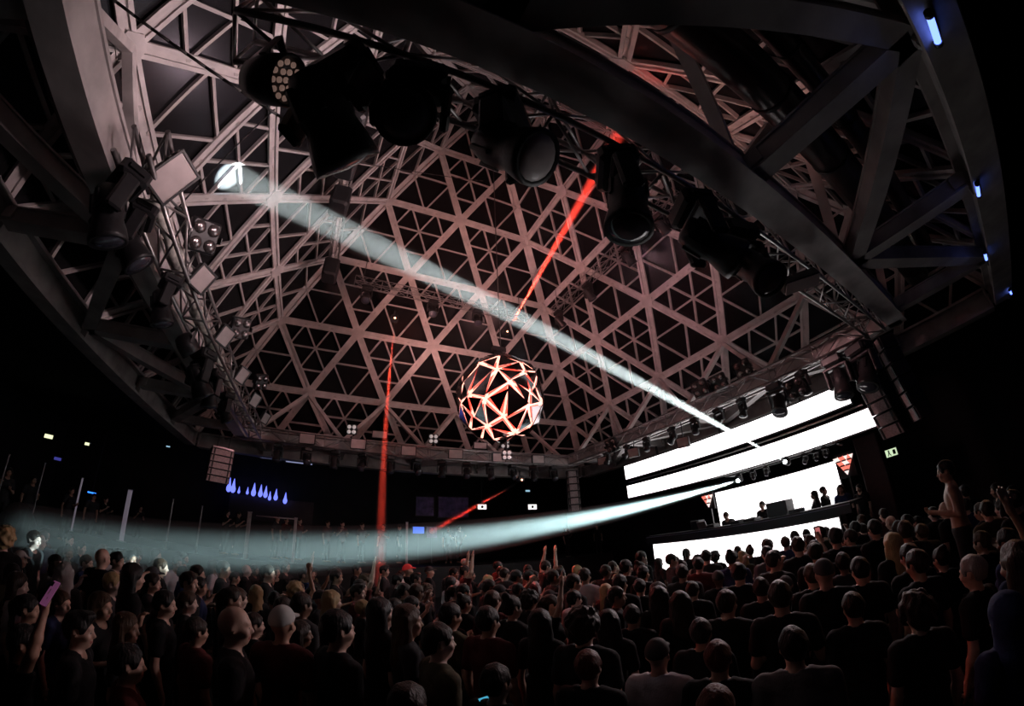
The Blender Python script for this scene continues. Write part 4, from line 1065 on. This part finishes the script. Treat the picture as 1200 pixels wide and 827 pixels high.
def keyp(px_, py_, hpx, dface=0.0, **kw):
    """a person whose head the photo shows at this pixel, hpx tall there: distance from the head's size, held to a sensible body height"""
    d = ray(px_, py_); th = math.acos(max(-1, min(1, d.dot(FWD))))
    dist = .235 * FPX / math.cos(th / 2)**2 / hpx
    zc = CZ + d.z * dist
    lo, hi = 1.50, 1.745
    if d.z < -.02:
        if zc < lo: dist = (lo - CZ) / d.z
        if zc > hi: dist = (hi - CZ) / d.z
    p = CAMP + d * dist
    for q in (1, .95, 1.05, .9, 1.1, .85, 1.15, 1.2, .8):
        w = CAMP + d * dist * q
        if 1.42 < w.z < 1.80 and free(w.x, w.y, .40): p = w; break
    h = max(1.50, min(1.95, p.z / 1.648 * 1.75))
    return person(p.x, p.y, 0.0, face_to(p.x, p.y) + dface, height=h, **kw)
# ---- people the photo shows large or singles out
K = [
 (93, 738, 44, 0, dict(hair='quiff', hc=0, skin=0, label='dark-haired person in black, lit profile turned to the stage, behind the lifted purple phone')),
 (193, 708, 31, 0, dict(hair='short', hc=0, skin=0, label='person with short black hair and an ear stud, lit profile, beside the dark long-haired person')),
 (230, 740, 31, .5, dict(hair='short', hc=1, skin=1, shirt=3, label='person in a wine red printed top beside the shaved head')),
 (275, 733, 44, -.1, dict(hair='bald', skin=0, wide=True, label='broad person with a shaved head seen from behind in a black T-shirt')),
 (331, 731, 42, .9, dict(hair='cap', capm=M_CAPL, skin=1, shirt=3, fem=True, label='person with a pale cap bowing towards the shaved head')),
 (396, 738, 46, .1, dict(hair='short', hc=0, skin=0, label='person with cropped black hair and bare neck seen from behind in black')),
 (120, 654, 24, 1.1, dict(hair='bald', skin=0, wide=True, pose='point', label='shaved-headed laughing person in black pointing with one arm')),
 (74, 672, 26, 2.3, dict(hair='long', hc=4, skin=3, fem=True, label='pale-haired person struck by the white beam, facing away from the stage')),
 (6, 632, 24, 2.0, dict(hair='curly', hc=3, skin=3, fem=True, label='curly blond person struck by the white beam at the crowd edge')),
 (40, 632, 19, 0, dict(hair='short', hc=1, skin=3, shirt=1, label='person in profile with a brightly lit face beside the curly blond one')),
 (24, 655, 22, .3, dict(hair='cap', capm=M_CAPL, skin=0, label='person in a pale knitted cap below the bright beam')),
 (156, 676, 29, .5, dict(hair='long', hc=0, skin=0, fem=True, shirt=0, label='person with long black hair and bare shoulders seen from behind')),
 (179, 675, 21, .7, dict(hair='cap', skin=0, label='person in a dark cap behind the long black hair')),
 (314, 672, 18, 0, dict(hair='short', hc=1, skin=0, label='person with a clean lit profile under the pale blue beam')),
 (275, 677, 15, .3, dict(hair='short', hc=0, skin=1, label='small dark person in profile left of the clean lit profile')),
 (299, 695, 20, 2.2, dict(hair='long', hc=3, skin=3, fem=True, label='blond long-haired person turned away from the stage with a lit face')),
 (321, 703, 16, 2.0, dict(hair='short', hc=0, skin=1, label='person with shadowed face beside the blond long-haired one')),
 (345, 693, 20, 1.6, dict(hair='curly', hc=3, skin=1, fem=True, pose='oneup', label='person in a yellow flower-like headdress raising one hand')),
 (389, 705, 25, .2, dict(hair='long', hc=3, skin=0, fem=True, shirt=0, label='person with long dull blond hair seen from behind in black')),
 (446, 718, 32, .1, dict(hair='long', hc=0, skin=0, fem=True, label='person with long straight black hair in a black jacket')),
 (478, 728, 32, -.3, dict(hair='long', hc=2, skin=1, fem=True, shirt=1, label='person with long brown hair shining at the edge')),
 (526, 722, 22, .6, dict(hair='tail', hc=0, skin=1, fem=True, pose='drink', label='thin person with a ponytail holding both hands up')),
 (572, 728, 33, .2, dict(hair='short', hc=0, skin=1, shirt=3, label='person with cropped hair and a rusty red collar seen from behind')),
 (600, 712, 27, .0, dict(hair='bun', hc=0, skin=0, fem=True, label='person with a black bun beside the rusty red collar')),
 (634, 730, 32, .2, dict(hair='long', hc=0, skin=0, fem=True, label='person with long black hair catching a thin rim of light')),
 (684, 735, 38, .1, dict(hair='curly', hc=1, skin=0, label='person with big round brown hair and lit ears seen from behind')),
 (714, 730, 32, .1, dict(hair='long', hc=0, skin=0, fem=True, label='person with smooth long black hair beside the big round hair')),
 (741, 722, 30, .3, dict(hair='short', hc=0, skin=1, label='person with a lit neck behind the white T-shirt')),
 (690, 782, 40, .2, dict(hair='short', hc=5, skin=0, label='person with reddish short hair low in front of the big round hair')),
 (771, 768, 42, .1, dict(hair='cap', skin=0, shirt=5, label='person in a dark cap and white T-shirt seen from behind')),
 (842, 772, 46, .05, dict(hair='short', hc=5, skin=0, shirt=0, label='person with short reddish hair and lit ears seen from behind')),
 (822, 742, 32, 0, dict(hair='short', hc=0, skin=1, label='person just behind the reddish short hair')),
 (727, 684, 21, .1, dict(hair='short', hc=0, skin=1)), (750, 688, 20, .3, dict(hair='short', hc=0, skin=0)),
 (773, 700, 26, .1, dict(hair='long', hc=0, skin=0, fem=True)), (798, 707, 23, .1, dict(hair='long', hc=1, skin=0, fem=True)),
 (734, 665, 17, 0, dict(hair='short', hc=0)), (754, 672, 18, .1, dict(hair='tail', hc=0, fem=True)), (812, 692, 20, .1, dict(hair='short', hc=1)),
 (819, 662, 17, .1, dict(hair='short', hc=0, wide=True, shirt=3)), (800, 665, 16, .1, dict(hair='bun', hc=1, fem=True)), (866, 672, 24, .1, dict(hair='short', hc=0)),
 (892, 690, 26, .1, dict(hair='short', hc=1)), (921, 686, 24, .1, dict(hair='cap')), (905, 666, 16, 0, dict(hair='short', hc=5)),
 (899, 640, 16, 0, dict(hair='short', hc=2)), (935, 640, 20, .2, dict(hair='short', hc=1)), (955, 643, 20, -.2, dict(hair='long', hc=1, fem=True)),
 (966, 672, 32, .1, dict(hair='cap', label='person in a dark cap with a thin bright outline facing the booth')),
 (1008, 668, 32, .1, dict(hair='short', hc=0)), (979, 630, 30, .05, dict(hair='short', hc=0, wide=True, label='tall broad person in black standing before the booth corner')),
 (1025, 620, 22, .1, dict(hair='short', hc=0)), (1046, 638, 26, .2, dict(hair='long', hc=3, fem=True, label='person with long pale blond hair near the stage edge')),
 (1066, 652, 30, .2, dict(hair='short', hc=0)), (1044, 612, 16, .3, dict(hair='bald', skin=0, label='shaved-headed person near the stage edge')), (1063, 612, 18, .1, dict(hair='short', hc=0)),
 (1000, 712, 36, .1, dict(hair='short', hc=0)), (1075, 718, 38, .2, dict(hair='curly', hc=1, label='person with loosely curled hair at the dark end of the crowd')),
 (1103, 655, 24, .1, dict(hair='bun', hc=0, fem=True)),
 (1140, 670, 40, .6, dict(hair='short', hc=4, skin=0, label='grey-haired person with a lit profile at the dark end of the crowd')),
 (1180, 722, 48, .2, dict(hair='hood', shirt=2, label='person in a dark blue hood at the dark end of the crowd')),
 (640, 664, 17, .2, dict(hair='short', hc=1, pose='up', skin=0, label='person with both bare arms raised high in front of the pale beam')),
 (478, 668, 13, .4, dict(hair='cap', capm=M_RED, skin=1, label='person in a bright red cap under the pale blue beam')),
 (545, 660, 12, .3, dict(hair='cap', capm=M_CAPL, skin=1, label='person in a white cap under the pale blue beam')),
 (1192, 660, 52, .3, dict(hair='long', hc=2, skin=1, fem=True, pose='oneup', shirt=3, label='orange-lit person raising one bare arm at the edge of the hall')),
 (840, 832, 60, .0, dict(hair='short', hc=5, skin=0, label='reddish head just in front of the camera')),
 (582, 800, 44, .1, dict(hair='short', hc=0, skin=0, label='dark person holding a lit phone low in front of the rusty red collar')),
 (480, 826, 56, .2, dict(hair='long', hc=1, skin=0, fem=True, label='dark long-haired person low in front of the camera')),
 (930, 758, 50, .1, dict(hair='short', hc=0, shirt=4, wide=True, label='broad person in a grey T-shirt in the dark near the camera')),
 (150, 778, 40, .2, dict(hair='short', hc=0, skin=0, shirt=3, label='person in wine red behind the lit dark-haired profile')),
]
ZN = lambda x, y: 'near the stage' if x > 3 else ('near the terrace' if x < -4.5 else ('under the ball' if y > -1.2 else 'amid packed heads'))
for px_, py_, hp, df, kw in K:
    if 'label' not in kw:
        d = ray(px_, py_); kw['where'] = 'amid packed heads'
    keyp(px_, py_, hp, df, **kw)
# bare-chested person standing up on a crate above the crowd
p = at(1108, 552, 0, 2.6)
person(p.x, p.y, p.z - 1.648, face_to(p.x, p.y) + .9, pose='bent', hair='short', hc=0, skin=1, shirt=None, label='bare-chested person standing on a box above the crowd')
if p.z - 1.648 > .12:
    hb = p.z - 1.648
    bx = empty('standing_box', (p.x, p.y, 0), label='black box the bare-chested person stands on', cat='box')
    inst('body', MB().box((0, 0, hb / 2), (.8, .8, hb), bev=.02).mesh('standing_box', M_STAGE), bx)
    inst('edge_strip', MB().box((0, 0, hb - .03), (.82, .82, .02)).mesh('box_edge', M_ALU), bx)
# ---- the rest of the crowd, filled in around them
rc = random.Random(21)
def free(x, y, r):
    return all((x - a)**2 + (y - b)**2 > r * r for a, b in PEOPLE)
def in_view(x, y):
    v = Vector((x, y)) - Vector((CAMP.x, CAMP.y)); a = math.degrees(math.atan2(v.x, v.y))
    return -46 < a < 97
CH = ['short'] * 9 + ['quiff'] * 2 + ['long'] * 6 + ['bun'] * 2 + ['tail'] * 3 + ['curly'] + ['cap'] * 2 + ['bald']
cand = []
for i in range(9000):
    x, y = rc.uniform(-11.0, 6.35), rc.uniform(-7.8, 9.0)
    if x > 5.9 and -4.2 < y < 3: continue
    cand.append((x, y))
cand.sort(key=lambda c: (c[0] - CAMP.x)**2 + (c[1] - CAMP.y)**2)
NMAX = 296 - 26
for x, y in cand:
    if len(PEOPLE) >= NMAX: break
    dd = math.hypot(x - CAMP.x, y - CAMP.y)
    if dd < 2.6 or not in_view(x, y): continue
    if dd < 4.3 and math.degrees(math.atan2(x - CAMP.x, y - CAMP.y)) < -24: continue
    r = .50 + max(0, dd - 5) * .034
    if not free(x, y, r): continue
    fem = rc.random() < .42
    hair = rc.choice(CH)
    if fem and hair in ('bald', 'quiff'): hair = 'long'
    if dd < 5 and hair in ('bald', 'curly', 'cap'): hair = 'short'
    if not fem and hair in ('bun', 'tail', 'long') and rc.random() < .8: hair = 'short'
    pose = rc.choice(['down'] * 9 + ['bent'] * 4 + ['drink'] * 2 + ['phone'] + (['oneup'] if 4 < dd and -4 < x < -.5 and rc.random() < .5 else []) + (['up'] if dd > 6 and x < 0 and rc.random() < .4 else []))
    person(x, y, 0, face_to(x, y) + rc.gauss(0, .35), height=(1.64 if fem else 1.755) + rc.gauss(0, .05), pose=pose, fem=fem, hair=hair,
           hc=rc.choice([0, 0, 0, 1, 1, 2, 3 if fem else 1]), skin=rc.choice([0, 0, 1, 1, 3, 2]), shirt=rc.choice([0] * 6 + [1, 1, 2, 3, 4, 5 if dd > 5 else 0, 6]), wide=(not fem and rc.random() < .15), where=ZN(x, y))
# ---- performers and guests on the stage
def on_stage(px_, py_, xx, lab, h=None, **kw):
    p = at(px_, py_, 0, xx); hh = (p.z - SD) / 1.648 * 1.75
    person(p.x, p.y, SD, kw.pop('face', math.pi / 2), height=max(1.55, min(1.92, hh)), label=lab, **kw)
on_stage(861, 599, 8.45, 'performer leaning over the booth beside the laptop', pose='drink', lean=.35, shirt=1, hair='short', hc=2)
on_stage(893, 592, 8.15, 'slim performer behind the booth next to the flight case', pose='bent', fem=True, hair='short', hc=1, shirt=0)
on_stage(954, 580, 8.2, 'long-haired guest behind the booth near the red triangles', fem=True, hair='long', hc=1, shirt=0, face=.6)
on_stage(965, 575, 8.8, 'guest in profile standing before the back screen', hair='short', hc=1, shirt=1, face=math.pi)
on_stage(985, 573, 8.3, 'guest in dark blue at the end of the booth below the red triangles', fem=True, hair='long', hc=2, shirt=2, face=1.9)
on_stage(1009, 580, 8.6, 'heavy guest in black beside the wine red column', wide=True, hair='short', hc=0, shirt=0, face=1.2)
on_stage(1026, 574, 10.4, 'guest standing under the green exit sign', hair='short', hc=1, shirt=2, skin=1, face=1.4)
# ---- guests on the terraces
TERR = [(268, 592, 12.0, 1.3), (281, 592, 12.2, 1.3), (326, 600, 11.9, 1.3), (337, 600, 12.9, 1.3), (352, 604, 12.5, 1.3), (385, 603, 12.5, 1.3), (402, 606, 12.2, 1.3), (425, 607, 12.6, 1.3), (450, 606, 12.6, 1.3), (468, 607, 13, 1.3), (525, 612, 12.4, 1.3), (538, 614, 12.6, 1.3), (700, 622, 10.4, 1.3), (664, 628, 10.6, 1.3)]
for i, (a, b, yy, z0) in enumerate(TERR):
    p = at(a, b, 1, yy); h = max(1.58, min(1.9, (p.z - z0) / 1.648 * 1.75))
    person(p.x, p.y, z0, face_to(p.x, p.y) + rc.gauss(0, .5), height=h, pose=rc.choice(['down', 'bent', 'drink', 'bent']), fem=i % 3 == 0, hair=rc.choice(['short', 'long', 'short', 'tail']), hc=rc.choice([0, 1, 2]), skin=rc.choice([0, 1]), shirt=rc.choice([0, 1, 3]), where='on far terrace')
for i, (a, b) in enumerate(((20, 522), (48, 532), (92, 543), (118, 548), (132, 550), (172, 560))):
    p = at(a, b, 0, -13.2); h = max(1.58, min(1.9, (p.z - 1.0) / 1.648 * 1.75))
    person(p.x, p.y, 1.0, face_to(p.x, p.y) + rc.gauss(0, .4), height=h, pose=rc.choice(['down', 'bent', 'drink']), fem=i % 2 == 0, hair=rc.choice(['short', 'long', 'short']), hc=rc.choice([0, 1]), skin=rc.choice([0, 1]), shirt=rc.choice([0, 1]), where='on side terrace')
# ---- things held up in the crowd
def holder(px_, py_, hz, height, df, pose, off, dist=None, **kw):
    """a person whose raised hand is at this pixel; returns the hand's place"""
    d = ray(px_, py_); p = CAMP + d * (dist or (hz - CZ) / d.z); s = height / 1.75
    if dist: s = p.z / off[2]
    a = face_to(p.x, p.y) + df; v = Matrix.Rotation(a, 3, 'Z') @ (Vector(off) * s)
    person(p.x - v.x, p.y - v.y, 0, a, height=s * 1.75, pose=pose, **kw)
    return p
def phone(px_, py_, dist, rz, rx, m_back, m_screen, label, p=None):
    p = p or CAMP + ray(px_, py_) * dist
    t = empty('phone', p, label=label, cat='phone'); t.rotation_euler = (rx, 0, rz)
    inst('case', MB().box((0, 0, 0), (.078, .010, .155), bev=.008).mesh('phone_case', m_back), t)
    inst('display', MB().box((0, -.0062, 0), (.070, .002, .145)).mesh('phone_display', m_screen), t)
    inst('camera_bump', MB().box((.022, .0065, .055), (.022, .004, .03), bev=.004).mesh('phone_camera', M_BLACK), t)
p = holder(57, 706, 1.76, 1.56, .3, 'oneup', (.19, .13, 1.99), hair='short', hc=0, skin=1, label='short person in black lifting a purple phone overhead')
phone(0, 0, 0, 2.6, .5, mat('glowing_purple_case', (.40, .12, .32), .4, emit=(.8, .25, .6), estr=.10), M_BLACK, 'purple phone lifted over the dark crowd', p + Vector((.02, -.03, .06)))  # the purple case has a faint glow put into its colour
p = holder(959, 628, 1.80, 1.80, 0, 'oneup', (.19, .13, 1.99), hair='short', hc=1, skin=0, label='person before the booth holding up a small lit phone', dist=7.2)
phone(0, 0, 0, -1.2, 0, M_BLACK, emat('phone_glow_red', (.7, .2, .2), .6), 'small phone with a reddish screen held up before the booth', p + Vector((.02, 0, .06)))
phone(573, 829, 2.7, .3, -.9, M_BLACK, emat('phone_glow_cyan', (.1, .55, .8), .7), 'phone with a cyan screen held low near the camera')
# ================================================================ light beams in the haze (real spot lamps and a thin haze where they pass)
def haze_mat(name, dens, col=(1, 1, 1), g=0.0):
    m = bpy.data.materials.new(name); m.use_nodes = True; nt = m.node_tree
    nt.nodes.remove(nt.nodes['Principled BSDF'])
    v = nt.nodes.new('ShaderNodeVolumeScatter'); v.inputs['Density'].default_value = dens; v.inputs['Color'].default_value = (*col, 1); v.inputs['Anisotropy'].default_value = g
    nt.links.new(v.outputs[0], nt.nodes['Material Output'].inputs['Volume'])
    m.cycles.homogeneous_volume = True
    return m
def beam(src, tgt, half_deg, power, col, r0, label, dens, ln=None, blend=1.0, g=0.0, hazelen=None):
    src, tgt = Vector(src), Vector(tgt); d = tgt - src; n = d.normalized()
    ta = math.tan(math.radians(half_deg))
    org = src - n * (r0 / ta) * .8          # the lamp's virtual point sits a little behind its lens
    l = spot('beam_lamp', src + n * .09, tgt, power, col, 2 * half_deg, blend, rad=0.02)
    L = hazelen or d.length - .1
    b = MB().lathe([(r0, 0)] + [(r0 + ta * L * k / 8, L * k / 8) for k in range(1, 9)], 20)
    m = haze_mat('haze_' + label.split()[0] + str(len(bpy.data.materials)), dens, (1, 1, 1), g)
    o = inst('haze_beam', b.mesh('haze_beam', m), None, frame(src + n * .07, n.orthogonal(), n))
    tag(o, label, 'light beam', kind='stuff')
    return o
p2_ = at(865, 563, 0, 7.5); p1_ = at(920, 541, 0, 7.5)
beam(p1_, (-6.75, -1.22, 8.99), 1.35, 1000000, (.86, 1.0, 1.0), .06, 'narrow white beam of light crossing the hall into the roof', .017, blend=.4)
beam(p2_, (-9.2, -.55, 1.55), 1.8, 450000, (.64, .97, 1.0), .06, 'wide pale blue beam of light sweeping over the crowd', .2, hazelen=15.9)
beam(at(595, 388, 1, 4.3), at(735, 140, 0, 3.05), 1.8, 420000, (1, .05, .03), .03, 'red laser beam rising across the upper lattice', .15)
beam(at(463, 372, 1, 4.3), (-1.75, 4.4, 0.4), 1.3, 120000, (1, .06, .03), .03, 'red laser beam falling straight down beside the ball', .15)
beam(at(612, 562, 1, 5.6), at(505, 622, 1, 9.5), 1.7, 260000, (1, .05, .03), .03, 'short red laser beam under the far truss', .15)
for q in ((595, 388, 1, 4.33), (463, 372, 1, 4.33), (612, 562, 1, 5.63)):
    t = empty('laser_projector', at(*q), label={595: 'small laser projector above the faceted ball firing upward', 463: 'small laser projector on the high truss firing downward', 612: 'small laser projector under the far truss corner'}[q[0]], cat='laser')
    inst('housing', MB().box((0, .16, .05), (.26, .26, .2), bev=.02).mesh('laser_body', M_BLACK), t)
    inst('aperture', MB().lathe([(.035, 0), (.03, .02), (.005, .03)], 10, (0, .03, 0), (0, -1, 0)).mesh('laser_dot', M_RDOT), t)
    inst('bracket', MB().box((0, .16, .25), (.06, .06, .25)).mesh('laser_bracket', M_BLACK), t)
